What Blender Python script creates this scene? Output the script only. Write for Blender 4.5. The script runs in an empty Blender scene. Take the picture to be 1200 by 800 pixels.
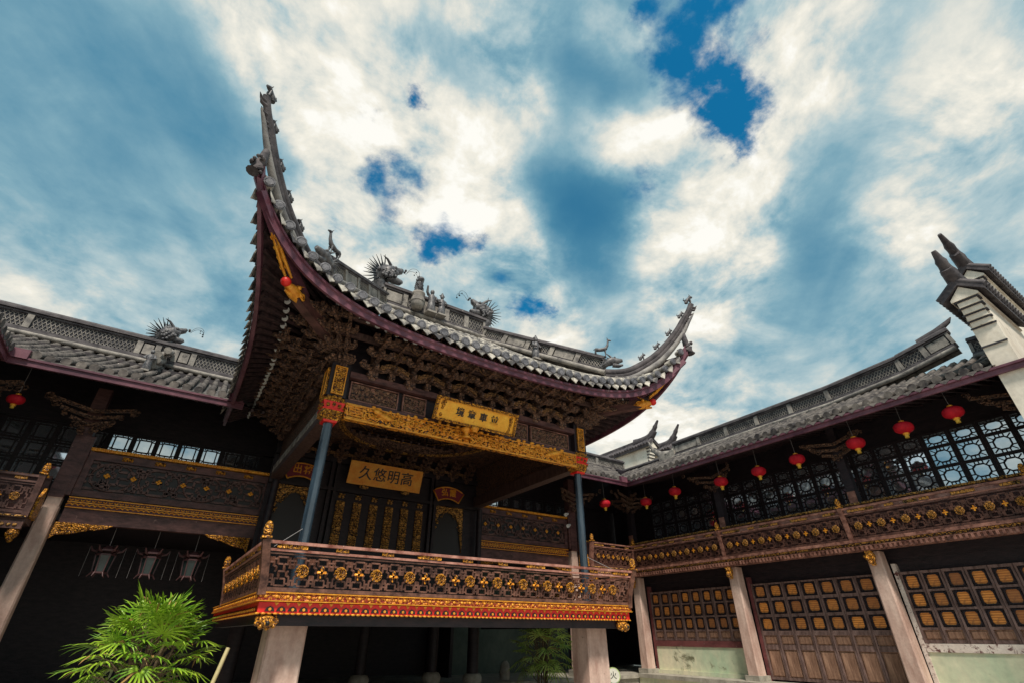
import bpy, math, random
from math import sin, cos, pi, exp, radians, sqrt, atan2
from mathutils import Vector, Matrix
random.seed(7)
S = bpy.context.scene
COL = S.collection

# ---------------------------------------------------------------- camera
PITCH, YAW = 31.2, 33.5
cam = bpy.data.objects.new('camera', bpy.data.cameras.new('camera')); COL.objects.link(cam)
cam.data.sensor_width = 36.0; cam.data.lens = 36.0 * 566 / 1200
cam.location = (0, 0, 1.5); cam.rotation_euler = (radians(90 + PITCH), 0, radians(-YAW))
cam.data.clip_end = 6000; cam.data.clip_start = 0.05
S.camera = cam

# ---------------------------------------------------------------- light
SUN_EL, SUN_AZ = 56.0, 209.0          # compass azimuth of the sun (0 = +Y, clockwise)
SUN_POWER, SUN_ANGLE = 4.3, 9.0
SKY_STRENGTH = 0.1
S.view_settings.view_transform = 'Standard'; S.view_settings.look = 'None'
S.view_settings.exposure = 0.0; S.view_settings.gamma = 1.0; S.view_settings.use_curve_mapping = False
sl = bpy.data.lights.new('sun', 'SUN'); sl.energy = SUN_POWER; sl.angle = radians(SUN_ANGLE); sl.color = (1.0, 0.90, 0.78)
so = bpy.data.objects.new('sun', sl); COL.objects.link(so); so.location = (0, 0, 60)
_d = Vector((sin(radians(SUN_AZ)) * cos(radians(SUN_EL)), cos(radians(SUN_AZ)) * cos(radians(SUN_EL)), sin(radians(SUN_EL))))
so.rotation_euler = _d.to_track_quat('Z', 'Y').to_euler()

CLOUD =  [(0.1699, 0.6417, 0.7479, 691.1, -0.202), (0.2741, 0.677, 0.683, 344.5, -0.202), (0.1233, 0.6529, 0.7473, 1283.4, -0.144), (0.4787, 0.6595, 0.5795, 668.2, -0.144), (0.3279, 0.6674, 0.6687, 1054.7, -0.144), (-0.35, 0.6551, 0.6695, 88.9, -0.158), (-0.2648, 0.7837, 0.5619, 54.7, -0.115), (-0.1689, 0.656, 0.7356, 185.5, -0.187), (-0.1102, 0.7226, 0.6824, 225.7, -0.144), (-0.2653, 0.5973, 0.7569, 248.6, 0.0), (-0.2808, 0.8069, 0.5196, 68.5, -0.058), (-0.1981, 0.8699, 0.4517, 30.6, 0.12), (-0.3026, 0.8572, 0.4166, 144.7, 0.16), (-0.0908, 0.8246, 0.5584, 108.5, 0.0), (-0.1976, 0.732, 0.652, 187.3, 0.02), (-0.0885, 0.5736, 0.8143, 307.0, 0.4), (0.0225, 0.6094, 0.7926, 198.1, 0.45), (0.1302, 0.6998, 0.7024, 197.1, 0.45), (-0.0085, 0.6751, 0.7376, 723.7, -0.158), (0.0541, 0.7454, 0.6645, 267.8, 0.2), (0.147, 0.7635, 0.6288, 238.3, 0.4), (-0.123, 0.544, 0.8301, 431.9, 0.25), (0.1907, 0.5808, 0.7914, 203.3, 0.42), (0.2873, 0.5538, 0.7815, 154.4, 0.45), (0.2992, 0.6371, 0.7104, 222.1, 0.42), (0.4213, 0.6366, 0.6459, 163.8, 0.42), (0.5222, 0.63, 0.5748, 203.8, 0.4), (0.0538, 0.508, 0.8596, 148.4, 0.4), (0.0005, 0.5223, 0.8528, 355.6, 0.25), (0.1355, 0.543, 0.8288, 508.2, 0.2), (0.1489, 0.4563, 0.8773, 1042.6, -0.216), (0.2072, 0.4826, 0.851, 788.3, -0.216), (0.1788, 0.3756, 0.9094, 613.3, 0.6), (0.2386, 0.3877, 0.8904, 1041.9, 0.45), (0.3159, 0.4203, 0.8507, 1111.5, 0.45), (0.2694, 0.34, 0.901, 845.1, 0.35), (0.3772, 0.347, 0.8587, 233.3, -0.245), (0.4452, 0.3232, 0.8351, 597.2, -0.216), (0.33, 0.3601, 0.8726, 770.1, -0.108), (0.3581, 0.276, 0.8919, 603.8, 0.3), (0.4156, 0.245, 0.8759, 1373.7, 0.35), (0.4404, 0.4029, 0.8023, 665.5, 0.35), (0.5039, 0.3578, 0.7862, 746.2, 0.4), (0.3774, 0.5099, 0.773, 1167.6, -0.144), (0.4354, 0.5055, 0.7449, 229.8, -0.302), (0.511, 0.4683, 0.7208, 183.3, -0.331), (0.5543, 0.4068, 0.7261, 438.8, -0.331), (0.5454, 0.5144, 0.6618, 219.8, -0.302), (0.5642, 0.5694, 0.5979, 374.3, -0.18), (0.4931, 0.5281, 0.6914, 390.3, -0.216), (0.5917, 0.2908, 0.7519, 289.8, 0.5), (0.6249, 0.3609, 0.6922, 205.3, 0.48), (0.6798, 0.3156, 0.662, 219.9, 0.45), (0.6624, 0.4306, 0.6131, 153.6, 0.42), (0.723, 0.3895, 0.5706, 257.0, 0.3), (0.6403, 0.1985, 0.742, 268.1, 0.4), (0.5875, 0.1175, 0.8007, 260.7, 0.45), (0.5528, 0.1669, 0.8164, 947.5, 0.5), (0.5878, 0.0605, 0.8068, 467.7, 0.3), (0.6413, 0.1344, 0.7554, 688.8, 0.2), (0.6597, 0.0526, 0.7497, 208.9, 0.12), (0.6476, -0.0041, 0.762, 243.9, -0.058), (0.756, 0.1808, 0.6291, 229.8, -0.158), (0.7184, 0.1017, 0.6882, 268.1, -0.072), (0.7928, 0.2904, 0.5359, 196.1, -0.144), (0.7885, 0.2317, 0.5698, 334.3, -0.086), (0.7875, 0.0287, 0.6156, 332.7, 0.25), (0.7555, -0.046, 0.6535, 207.1, 0.3), (0.8254, 0.1234, 0.551, 337.3, 0.35), (0.7984, 0.1641, 0.5794, 678.9, 0.1), (0.8643, 0.0281, 0.5021, 253.3, 0.0), (0.8436, 0.0587, 0.5337, 508.9, -0.072), (0.8759, 0.1967, 0.4406, 177.1, 0.05), (0.8162, 0.385, 0.4308, 126.0, -0.036), (0.8486, 0.2551, 0.4635, 221.3, -0.058), (0.7817, 0.4499, 0.4319, 165.0, 0.1), (0.73, 0.5891, 0.3465, 104.5, 0.4), (0.6679, 0.5744, 0.4733, 139.5, -0.086), (0.9052, 0.0636, 0.4203, 564.9, 0.1), (0.6907, -0.0553, 0.7211, 410.0, -0.058)]
GAPS =  [(0.4767, 0.2007, 0.8558, 638.7, 1.0), (0.476, 0.1497, 0.8666, 848.1, 0.9), (0.4857, 0.2291, 0.8436, 1350.8, 0.6), (0.5621, 0.2151, 0.7986, 707.8, 1.0), (0.5995, 0.2081, 0.7728, 709.4, 1.0), (0.6397, 0.2281, 0.734, 2715.8, 1.0), (0.6037, 0.2306, 0.7632, 2283.3, 0.6), (0.5152, 0.2748, 0.8118, 2173.5, 0.5), (0.5572, 0.122, 0.8213, 5157.3, 0.8), (0.4012, 0.215, 0.8904, 3776.3, 0.8), (0.2759, 0.68, 0.6793, 879.3, 1.0), (0.2661, 0.7126, 0.6492, 2231.7, 0.7), (0.1699, 0.6417, 0.7479, 526.4, 0.7), (0.1384, 0.5256, 0.8394, 4655.4, 0.5), (0.1489, 0.5359, 0.8311, 8068.4, 0.5), (0.0769, 0.585, 0.8074, 2090.5, 0.4), (0.1217, 0.6599, 0.7414, 1841.3, 0.5), (0.0925, 0.7413, 0.6647, 10459.7, 0.8), (0.4723, 0.6689, 0.574, 2065.0, 0.9), (0.5083, 0.6406, 0.5756, 4242.9, 0.9), (0.349, 0.6526, 0.6726, 4445.1, 0.7), (0.1742, 0.6995, 0.6931, 2436.7, 0.45), (0.3174, 0.6667, 0.6743, 3441.6, 0.7), (0.5584, 0.3872, 0.7337, 1011.9, 0.45), (0.4188, 0.6644, 0.619, 3273.8, 0.4)]


class NT:
    """small helper to write node trees"""
    def __init__(s, tree): s.t = tree; s.n = tree.nodes; s.l = tree.links
    def node(s, typ, **kw):
        n = s.n.new(typ)
        for k, v in kw.items(): setattr(n, k, v)
        return n
    def put(s, sock, v):
        if isinstance(v, bpy.types.NodeSocket): s.l.new(v, sock)
        elif v is not None:
            if sock.type == 'RGBA' and len(v) == 3: v = (*v, 1)
            sock.default_value = v
    def math(s, op, a, b=None, c=None, clamp=False):
        n = s.node('ShaderNodeMath', operation=op); n.use_clamp = clamp
        for i, v in enumerate((a, b, c)):
            if v is not None: s.put(n.inputs[i], v)
        return n.outputs[0]
    def vmath(s, op, a, b=None, scale=None):
        n = s.node('ShaderNodeVectorMath', operation=op)
        s.put(n.inputs[0], a)
        if b is not None: s.put(n.inputs[1], b)
        if scale is not None: s.put(n.inputs['Scale'], scale)
        return n
    def mix(s, f, a, b, mode='MIX'):
        n = s.node('ShaderNodeMix', data_type='RGBA', blend_type=mode)
        s.put(n.inputs[0], f); s.put(n.inputs[6], a); s.put(n.inputs[7], b)
        return n.outputs[2]
    def noise(s, vec, scale, detail=4, rough=.55, dist=0., out='Fac'):
        n = s.node('ShaderNodeTexNoise'); n.inputs['Scale'].default_value = scale
        n.inputs['Detail'].default_value = detail; n.inputs['Roughness'].default_value = rough
        n.inputs['Distortion'].default_value = dist
        if vec is not None: s.l.new(vec, n.inputs['Vector'])
        return n.outputs[out]
    def ramp(s, f, stops, interp='LINEAR'):
        n = s.node('ShaderNodeValToRGB'); n.color_ramp.interpolation = interp
        e = n.color_ramp.elements
        while len(e) < len(stops): e.new(0.5)
        for el, (p, c) in zip(e, stops):
            el.position = p; el.color = (c, c, c, 1) if not isinstance(c, tuple) else (*c, 1)
        s.put(n.inputs[0], f)
        return n.outputs[0]
    def rng(s, v, a, b, c=0., d=1., smooth=False):
        n = s.node('ShaderNodeMapRange'); n.clamp = True
        if smooth: n.interpolation_type = 'SMOOTHSTEP'
        s.put(n.inputs[0], v)
        for i, x in enumerate((a, b, c, d)): s.put(n.inputs[1 + i], x)
        return n.outputs[0]

def scaled(T, v, sc):
    mp = T.node('ShaderNodeMapping'); mp.inputs['Scale'].default_value = sc; T.l.new(v, mp.inputs['Vector']); return mp.outputs[0]
w = bpy.data.worlds.new('World'); S.world = w; w.use_nodes = True
def build_sky():
    T = NT(w.node_tree); T.n.clear()
    out = T.node('ShaderNodeOutputWorld'); bg = T.node('ShaderNodeBackground')
    T.l.new(bg.outputs[0], out.inputs[0]); bg.inputs[1].default_value = SKY_STRENGTH
    sky = T.node('ShaderNodeTexSky', sky_type='NISHITA'); sky.sun_disc = False
    sky.sun_elevation = radians(SUN_EL); sky.sun_rotation = radians(SUN_AZ); sky.dust_density = .6
    tc = T.node('ShaderNodeTexCoord'); d = tc.outputs['Generated']
    # cloud sheet: direction projected on a horizontal layer, softened at the horizon
    sep = T.node('ShaderNodeSeparateXYZ'); T.l.new(d, sep.inputs[0])
    zz = T.math('ADD', T.math('MAXIMUM', sep.outputs[2], 0.0), 0.22)
    comb = T.node('ShaderNodeCombineXYZ')
    T.l.new(T.math('DIVIDE', sep.outputs[0], zz), comb.inputs[0]); T.l.new(T.math('DIVIDE', sep.outputs[1], zz), comb.inputs[1])
    p = comb.outputs[0]
    # turbulent warp of the direction so that cloud borders are ragged
    wn = T.noise(p, 5.5, 6, .62, 0., 'Color')
    wv = T.vmath('SUBTRACT', wn, (0.5, 0.5, 0.5)).outputs[0]
    dw = T.vmath('NORMALIZE', T.vmath('ADD', d, T.vmath('SCALE', wv, scale=0.11).outputs[0]).outputs[0]).outputs[0]
    wn2 = T.noise(p, 16., 7, .68, 0., 'Color')
    wv2 = T.vmath('SUBTRACT', wn2, (0.5, 0.5, 0.5)).outputs[0]
    dw2 = T.vmath('NORMALIZE', T.vmath('ADD', d, T.vmath('SCALE', wv2, scale=0.075).outputs[0]).outputs[0]).outputs[0]
    def field(blobs, dirv):
        acc = None
        for x, y, z, k, a in blobs:
            dt = T.vmath('DOT_PRODUCT', dirv, (x, y, z)).outputs['Value']
            e = T.math('POWER', 2.718282, T.math('MULTIPLY_ADD', dt, k, -k))
            acc = T.math('MULTIPLY', e, a) if acc is None else T.math('MULTIPLY_ADD', e, a, acc)
        return acc
    F = field(CLOUD, dw)
    G = field(GAPS, dw2)
    n1 = T.noise(p, 4.6, 10, .60, .25)
    n3 = T.noise(p, 15., 8, .60, .15)
    n2 = T.noise(p, 2.2, 5, .5, .2)
    rot = T.node('ShaderNodeMapping'); rot.inputs['Rotation'].default_value = (0, 0, radians(YAW + 4)); T.l.new(p, rot.inputs['Vector'])
    n4 = T.noise(scaled(T, rot.outputs[0], (3.4, .75, 1)), 1.6, 7, .58, .3)
    # how broken-up the cloud is: strong in the bright masses, weak in the smooth veil
    br = T.rng(F, -.1, .36, .22, 1.12)
    sh = T.math('ADD', T.math('MULTIPLY', T.math('SUBTRACT', n1, .53), 1.65), T.math('MULTIPLY', T.math('SUBTRACT', n3, .5), .45))
    Fc = T.math('SUBTRACT', F, T.math('MULTIPLY', T.math('MAXIMUM', T.math('SUBTRACT', F, .28), 0.), .72))
    lum = T.math('ADD', T.math('ADD', Fc, .485), T.math('MULTIPLY', sh, br))
    lum = T.math('ADD', lum, T.math('MULTIPLY', T.math('SUBTRACT', n2, .5), .30))
    lum = T.math('ADD', lum, T.math('MULTIPLY', T.math('SUBTRACT', n4, .5), .40))
    hz = T.rng(sep.outputs[2], .0, .50, .36, 0.)
    lum = T.math('ADD', lum, hz)
    lum = T.math('ADD', lum, T.math('MULTIPLY', T.math('SUBTRACT', n1, .5), .28))
    # thin veil keeps some tone in the darkest parts
    lum = T.math('ADD', T.math('MAXIMUM', T.math('SUBTRACT', lum, .32), 0.), T.math('MULTIPLY', .32, T.math('POWER', 2.718282, T.math('DIVIDE', T.math('MINIMUM', T.math('SUBTRACT', lum, .32), 0.), .38))))
    cloud = T.ramp(lum, [(0.0, (.022, .155, .30)), (.18, (.075, .245, .375)), (.42, (.225, .41, .50)), (.60, (.44, .575, .61)), (.75, (.72, .735, .68)), (.88, (.89, .86, .76)), (1.0, (1.0, .985, .92))])
    gs = T.math('ADD', T.math('MULTIPLY', T.math('SUBTRACT', n1, .5), 1.3), T.math('MULTIPLY', T.math('SUBTRACT', n3, .5), 2.9))
    gap = T.rng(T.math('SUBTRACT', G, gs), .12, 1.35, 0., 1., True)
    gap = T.math('MULTIPLY', gap, T.rng(G, .02, .55, 0., 1., True))
    # open sky in the gaps: the Nishita sky, shifted to the photo's saturated cyan-blue
    blue = T.mix(1.0, sky.outputs[0], (.08, 1.10, 1.38), 'MULTIPLY')
    cl10 = T.vmath('SCALE', cloud, scale=10.0 * 0.1 / SKY_STRENGTH).outputs[0]
    col = T.mix(gap, cl10, blue)
    # ground half: dim warm grey bounce
    low = T.rng(sep.outputs[2], -.02, .0, 0., 1.)
    T.l.new(T.mix(low, (1.0, 1.0, 1.0), col), bg.inputs[0])
    w.cycles.sampling_method = 'MANUAL'; w.cycles.sample_map_resolution = 512
build_sky()

# ---------------------------------------------------------------- mesh helpers
class MB:
    """collects shapes, then becomes ONE mesh object"""
    def __init__(s): s.v = []; s.f = []; s.m = []; s.sm = []; s.cur = 0
    def add(s, vs, fs, smooth=False):
        o = len(s.v); s.v += [tuple(p) for p in vs]
        for f in fs: s.f.append([i + o for i in f]); s.m.append(s.cur); s.sm.append(smooth)
    def box(s, a, b):
        (x0, y0, z0), (x1, y1, z1) = a, b
        if x0 > x1: x0, x1 = x1, x0
        if y0 > y1: y0, y1 = y1, y0
        if z0 > z1: z0, z1 = z1, z0
        s.add([(x0,y0,z0),(x1,y0,z0),(x1,y1,z0),(x0,y1,z0),(x0,y0,z1),(x1,y0,z1),(x1,y1,z1),(x0,y1,z1)],
              [(3,2,1,0),(4,5,6,7),(0,1,5,4),(1,2,6,5),(2,3,7,6),(3,0,4,7)])
    def bar(s, p, q, wd, ht, up=(0, 0, 1)):
        p, q = Vector(p), Vector(q); d = (q - p)
        if d.length < 1e-6: return
        d.normalize(); up = Vector(up)
        if abs(d.dot(up)) > .98: up = Vector((1, 0, 0)) if abs(d.x) < .9 else Vector((0, 1, 0))
        sd = d.cross(up).normalized(); u = sd.cross(d)
        vs = []
        for c in (p, q):
            for a, b in ((-1,-1),(1,-1),(1,1),(-1,1)): vs.append(c + sd * a * wd / 2 + u * b * ht / 2)
        s.add(vs, [(0,1,2,3),(7,6,5,4),(1,0,4,5),(2,1,5,6),(3,2,6,7),(0,3,7,4)])
    def hexa(s, lo, hi):
        """lo / hi: four points each, counter-clockwise from above"""
        s.add(list(lo) + list(hi), [(3,2,1,0),(4,5,6,7),(0,1,5,4),(1,2,6,5),(2,3,7,6),(3,0,4,7)])
    def tube(s, pts, r, n=8, cap=True, flat=1.0, upv=(0, 0, 1)):
        pts = [Vector(p) for p in pts]
        if not hasattr(r, '__len__'): r = [r] * len(pts)
        vs = []; N = len(pts)
        for i, p in enumerate(pts):
            d = (pts[min(i + 1, N - 1)] - pts[max(i - 1, 0)])
            if d.length < 1e-9: d = Vector((0, 0, 1))
            d.normalize(); up = Vector(upv)
            if abs(d.dot(up)) > .97: up = Vector((0, 1, 0)) if abs(d.y) < .9 else Vector((1, 0, 0))
            sd = d.cross(up).normalized(); u = sd.cross(d)
            for k in range(n):
                a = 2 * pi * k / n
                vs.append(p + (sd * cos(a) * flat + u * sin(a)) * r[i])
        fs = [(i*n+k, i*n+(k+1) % n, (i+1)*n+(k+1) % n, (i+1)*n+k) for i in range(N-1) for k in range(n)]
        s.add(vs, fs, True)
        if cap:
            s.add(vs[:n], [tuple(range(n))[::-1]]); s.add(vs[-n:], [tuple(range(n))])
    def lathe(s, prof, c, n=16, smooth=True):
        c = Vector(c); vs = []
        for r, z in prof:
            for k in range(n):
                a = 2 * pi * k / n; vs.append((c.x + r * cos(a), c.y + r * sin(a), c.z + z))
        s.add(vs, [(i*n+k, i*n+(k+1) % n, (i+1)*n+(k+1) % n, (i+1)*n+k) for i in range(len(prof)-1) for k in range(n)], smooth)
    def ball(s, c, r, n=10, m=7):
        if not hasattr(r, '__len__'): r = (r, r, r)
        vs = []
        for i in range(m + 1):
            t = pi * i / m
            for k in range(n):
                a = 2 * pi * k / n
                vs.append((c[0] + r[0]*sin(t)*cos(a), c[1] + r[1]*sin(t)*sin(a), c[2] - r[2]*cos(t)))
        s.add(vs, [(i*n+k, i*n+(k+1) % n, (i+1)*n+(k+1) % n, (i+1)*n+k) for i in range(m) for k in range(n)], True)
    def disc(s, c, nrm, r, th, n=14):
        c = Vector(c); nrm = Vector(nrm).normalized()
        s.tube([c - nrm * th / 2, c + nrm * th / 2], r, n)
    def prism(s, poly, off):
        """poly: 3D outline, off: extrusion vector"""
        n = len(poly); off = Vector(off); vs = [Vector(p) for p in poly] + [Vector(p) + off for p in poly]
        s.add(vs, [tuple(range(n))[::-1], tuple(range(n, 2*n))] + [(i, (i+1) % n, n+(i+1) % n, n+i) for i in range(n)])
    def grid(s, rows, smooth=False):
        n = len(rows[0]); vs = [p for r in rows for p in r]
        s.add(vs, [(i*n+k, i*n+k+1, (i+1)*n+k+1, (i+1)*n+k) for i in range(len(rows)-1) for k in range(n-1)], smooth)
    def mesh(s, name, mats, org=(0, 0, 0)):
        me = bpy.data.meshes.new(name)
        o = Vector(org)
        me.from_pydata([tuple(Vector(p) - o) for p in s.v], [], s.f)
        for m in (mats if isinstance(mats, (list, tuple)) else [mats]): me.materials.append(m)
        me.polygons.foreach_set('material_index', s.m); me.polygons.foreach_set('use_smooth', s.sm)
        me.update()
        return me
    def build(s, name, mats, parent=None, loc=None):
        """loc: world position of the object's own origin"""
        base = world_of(parent) if parent else Vector((0, 0, 0))
        L = Vector(loc) if loc is not None else base
        ob = bpy.data.objects.new(name, s.mesh(name, mats, L)); COL.objects.link(ob)
        ob.parent = parent; ob.location = L - base
        WLOC[ob.name] = L
        return ob
WLOC = {}
def world_of(o): return WLOC[o.name]
def thing(name, label, cat, loc=(0, 0, 0), group=None):
    o = bpy.data.objects.new(name, None); COL.objects.link(o); o.location = loc; o.empty_display_size = .2
    WLOC[o.name] = Vector(loc); o['label'] = label; o['category'] = cat
    if group: o['group'] = group
    return o
def tag(o, label, cat, group=None):
    o['label'] = label; o['category'] = cat
    if group: o['group'] = group
    return o
def inst(src, name, parent, wloc, rotz=0., scale=None):
    """another object on the same mesh data (src: object or mesh)"""
    me = src if isinstance(src, bpy.types.Mesh) else src.data
    ob = bpy.data.objects.new(name, me); COL.objects.link(ob); ob.parent = parent
    base = world_of(parent) if parent else Vector((0, 0, 0))
    ob.location = Vector(wloc) - base; ob.rotation_euler = (0, 0, rotz)
    if scale: ob.scale = scale
    WLOC[ob.name] = Vector(wloc)
    return ob
def copy_tree(o, parent=None):
    c = o.copy(); COL.objects.link(c); c.parent = parent
    WLOC[c.name] = WLOC[o.name]
    for ch in list(o.children): copy_tree(ch, c)
    return c
def lerp(a, b, t): return a + (b - a) * t
def interp(x, xs, ys):
    if x <= xs[0]: return ys[0]
    for i in range(len(xs) - 1):
        if x <= xs[i+1]:
            t = (x - xs[i]) / (xs[i+1] - xs[i]); return ys[i] + (ys[i+1] - ys[i]) * t
    return ys[-1]

# ---------------------------------------------------------------- materials
def pbr(name):
    m = bpy.data.materials.new(name); m.use_nodes = True
    T = NT(m.node_tree); b = T.n['Principled BSDF']
    tc = T.node('ShaderNodeTexCoord')
    return m, T, b, tc.outputs['Object']
def bump(T, b, h, strength=.5, dist=.01):
    n = T.node('ShaderNodeBump'); n.inputs['Strength'].default_value = strength; n.inputs['Distance'].default_value = dist
    T.l.new(h, n.inputs['Height']); T.l.new(n.outputs[0], b.inputs['Normal'])
def m_mottle(name, c1, c2, scale=6., stretch=(1, 1, 1), rough=.7, bmp=.3, metallic=0., lo=.35, hi=.65, spots=None, spec=.4):
    m, T, b, v = pbr(name)
    vv = scaled(T, v, stretch)
    n = T.noise(vv, scale, 7, .62, .2)
    col = T.mix(T.rng(n, lo, hi), c1, c2)
    n2 = T.noise(v, scale * 6, 4, .6)
    col = T.mix(T.rng(n2, .3, .7, .0, .35), col, T.mix(.5, col, (.0, .0, .0)))
    if spots:
        col = T.mix(T.rng(T.noise(v, spots[1], 6, .7, .5), spots[2], spots[2] + .08, 0, 1), col, spots[0])
    T.put(b.inputs['Base Color'], col); b.inputs['Roughness'].default_value = rough; b.inputs['Metallic'].default_value = metallic
    b.inputs['Specular IOR Level'].default_value = spec
    bump(T, b, T.math('ADD', n, T.math('MULTIPLY', n2, .4)), bmp, .02)
    return m
def m_carved(name, hi_col, lo_col, scale=11., thr=.5, rough=.38, metallic=.35, wid=.07, mix_col=None):
    """relief carving: scrolls and leaves standing proud of a dark ground"""
    m, T, b, v = pbr(name)
    wv = T.vmath('SCALE', T.vmath('SUBTRACT', T.noise(v, scale * .9, 2, .5, 0, 'Color'), (.5, .5, .5)).outputs[0], scale=.16).outputs[0]
    vw = T.vmath('ADD', v, wv).outputs[0]
    vo = T.node('ShaderNodeTexVoronoi', feature='DISTANCE_TO_EDGE'); vo.inputs['Scale'].default_value = scale; T.l.new(vw, vo.inputs['Vector'])
    wa = T.node('ShaderNodeTexWave', wave_type='RINGS'); wa.inputs['Scale'].default_value = scale * .55; wa.inputs['Distortion'].default_value = 9.
    wa.inputs['Detail'].default_value = 2.; wa.inputs['Detail Scale'].default_value = 1.6; T.l.new(v, wa.inputs['Vector'])
    h = T.math('ADD', T.rng(vo.outputs['Distance'], .02, .02 + wid, 0, .55), T.math('MULTIPLY', wa.outputs['Fac'], .5))
    mask = T.rng(h, thr - .1, thr + .1, 0, 1, True)
    c = T.mix(T.rng(T.noise(v, scale * 1.7, 3), .35, .65), hi_col, mix_col or tuple(x * .62 for x in hi_col))
    T.put(b.inputs['Base Color'], T.mix(mask, lo_col, c))
    T.put(b.inputs['Metallic'], T.math('MULTIPLY', mask, metallic)); b.inputs['Roughness'].default_value = rough
    bump(T, b, h, .9, .03)
    return m
def m_plain(name, c, rough=.5, metallic=0., spec=.5):
    m, T, b, v = pbr(name)
    n = T.noise(v, 9, 5, .6)
    T.put(b.inputs['Base Color'], T.mix(T.rng(n, .3, .7), tuple(x * .75 for x in c), c)); b.inputs['Roughness'].default_value = rough; b.inputs['Metallic'].default_value = metallic
    b.inputs['Specular IOR Level'].default_value = spec
    return m

M = {}
M['wood_dark'] = m_mottle('dark_wood', (.010, .008, .012), (.030, .019, .024), 5, (1, 1, 3), .55, .4)
M['wood_brown'] = m_mottle('brown_wood', (.045, .026, .024), (.13, .076, .066), 6, (3, 3, 1), .6, .4)
M['wood_purple'] = m_mottle('purple_wood', (.050, .021, .020), (.150, .068, .062), 4, (1, 1, 2.5), .5, .4, 0, .35, .65, ((.24, .14, .12), 9, .64))
M['fascia'] = m_mottle('purple_fascia_paint', (.085, .026, .045), (.20, .08, .108), 2.2, (1, 1, 1), .42, .25, 0, .35, .65, ((.30, .17, .17), 6, .66))
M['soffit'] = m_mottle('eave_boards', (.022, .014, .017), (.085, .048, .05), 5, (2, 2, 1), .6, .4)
M['rail'] = m_mottle('weathered_pink_rail', (.20, .055, .035), (.58, .29, .225), 4, (1, 1, 1), .42, .4, 0, .35, .62, ((.70, .50, .42), 7, .62))
M['rail_dark'] = m_mottle('plum_lattice_wood', (.045, .017, .012), (.25, .115, .078), 7, (1, 1, 1), .45, .4)
M['rail_far'] = m_mottle('gallery_rail_wood', (.11, .042, .030), (.40, .195, .145), 6, (1, 1, 1), .5, .4, 0, .35, .65, ((.06, .026, .02), 4, .58))
M['panel'] = m_mottle('purple_panel_wood', (.050, .024, .021), (.17, .088, .075), 6, (1, 1, 1), .5, .4)
M['gold'] = m_mottle('gilding', (.70, .23, .012), (1.0, .47, .05), 11, (1, 1, 1), .36, .5, .15)
M['gold_carved'] = m_carved('gilded_carving', (1.0, .44, .035), (.04, .014, .009), 8.5, .58, .36, .12, .07, (.78, .26, .02))
M['gold_fine'] = m_carved('fine_gilded_carving', (.92, .40, .032), (.075, .018, .011), 14., .60, .40, .12)
M['gold_dim'] = m_carved('worn_gilded_carving', (.78, .40, .09), (.030, .018, .016), 10., .60, .5, .1)
M['carved_wood'] = m_carved('carved_dark_wood', (.30, .155, .085), (.026, .016, .017), 12., .50, .5, .05, .1, (.09, .055, .042))
M['bracket'] = m_carved('bracket_wood', (.27, .14, .08), (.034, .020, .019), 9., .5, .55, .05, .1, (.10, .06, .05))
M['frieze_orange'] = m_carved('orange_gold_frieze', (.92, .34, .032), (.30, .018, .010), 13., .66, .45, .1)
M['red'] = m_mottle('vermilion_paint', (.72, .016, .012), (.92, .035, .025), 7, (1, 1, 1), .4, .2)
M['white'] = m_mottle('white_paint', (.82, .82, .80), (.92, .91, .88), 8, (1, 1, 1), .5, .2)
M['pole'] = m_mottle('blue_grey_lacquer', (.014, .024, .036), (.060, .10, .14), 2.2, (4, 4, .5), .13, .25, 0, .3, .7, ((.15, .19, .22), 7, .66), .9)
M['stone'] = m_mottle('pink_granite', (.42, .26, .21), (.76, .57, .48), 3.4, (1, 1, .3), .75, .5, 0, .33, .66, ((.26, .17, .14), 4, .63))
M['stone_grey'] = m_mottle('grey_stone', (.26, .24, .20), (.46, .43, .36), 4, (1, 1, 1), .8, .4, 0, .35, .65, ((.20, .17, .15), 5, .64))
M['tile'] = m_mottle('grey_roof_tile', (.10, .095, .105), (.34, .32, .30), 3.2, (1, 1, 1), .7, .5, 0, .32, .62, ((.52, .49, .44), 7, .62))
M['tile_pale'] = m_mottle('sunlit_roof_tile', (.060, .056, .060), (.58, .54, .47), 3.4, (1, 1, 1), .65, .7, 0, .42, .62, ((.05, .046, .03), 5, .57))  # pale tone paints in the sun on the tile tops; dark spots are moss
M['tile_end'] = m_mottle('tile_end_disc', (.085, .088, .105), (.25, .25, .275), 7, (1, 1, 1), .6, .7)
M['tile_pan'] = m_mottle('pan_tile', (.045, .042, .045), (.16, .15, .14), 6, (1, 1, 1), .8, .5)
M['tile_wing'] = m_mottle('brown_grey_tile', (.028, .024, .026), (.19, .168, .15), 2.8, (1, 1, 1), .75, .6, 0, .38, .66, ((.44, .40, .34), 6, .62))
M['ridge'] = m_mottle('ridge_brick', (.040, .035, .042), (.155, .14, .145), 3.5, (1, 1, 2), .75, .5, 0, .35, .68, ((.36, .33, .29), 6, .65))
M['ridge_pale'] = m_mottle('ridge_plaster', (.135, .125, .12), (.42, .385, .34), 4, (1, 1, 1), .75, .5, 0, .34, .66, ((.055, .052, .05), 5, .58))
M['ridge_dark'] = m_plain('dark_ridge_board', (.045, .045, .055), .8)  # plain dark backing, also used for paving joints and wall courses
M['statue'] = m_mottle('grey_ceramic', (.035, .035, .045), (.20, .195, .20), 9, (1, 1, 1), .4, .7, 0, .35, .65, ((.34, .32, .28), 8, .64))
M['iron'] = m_plain('black_iron', (.03, .04, .05), .5, .6)
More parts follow.
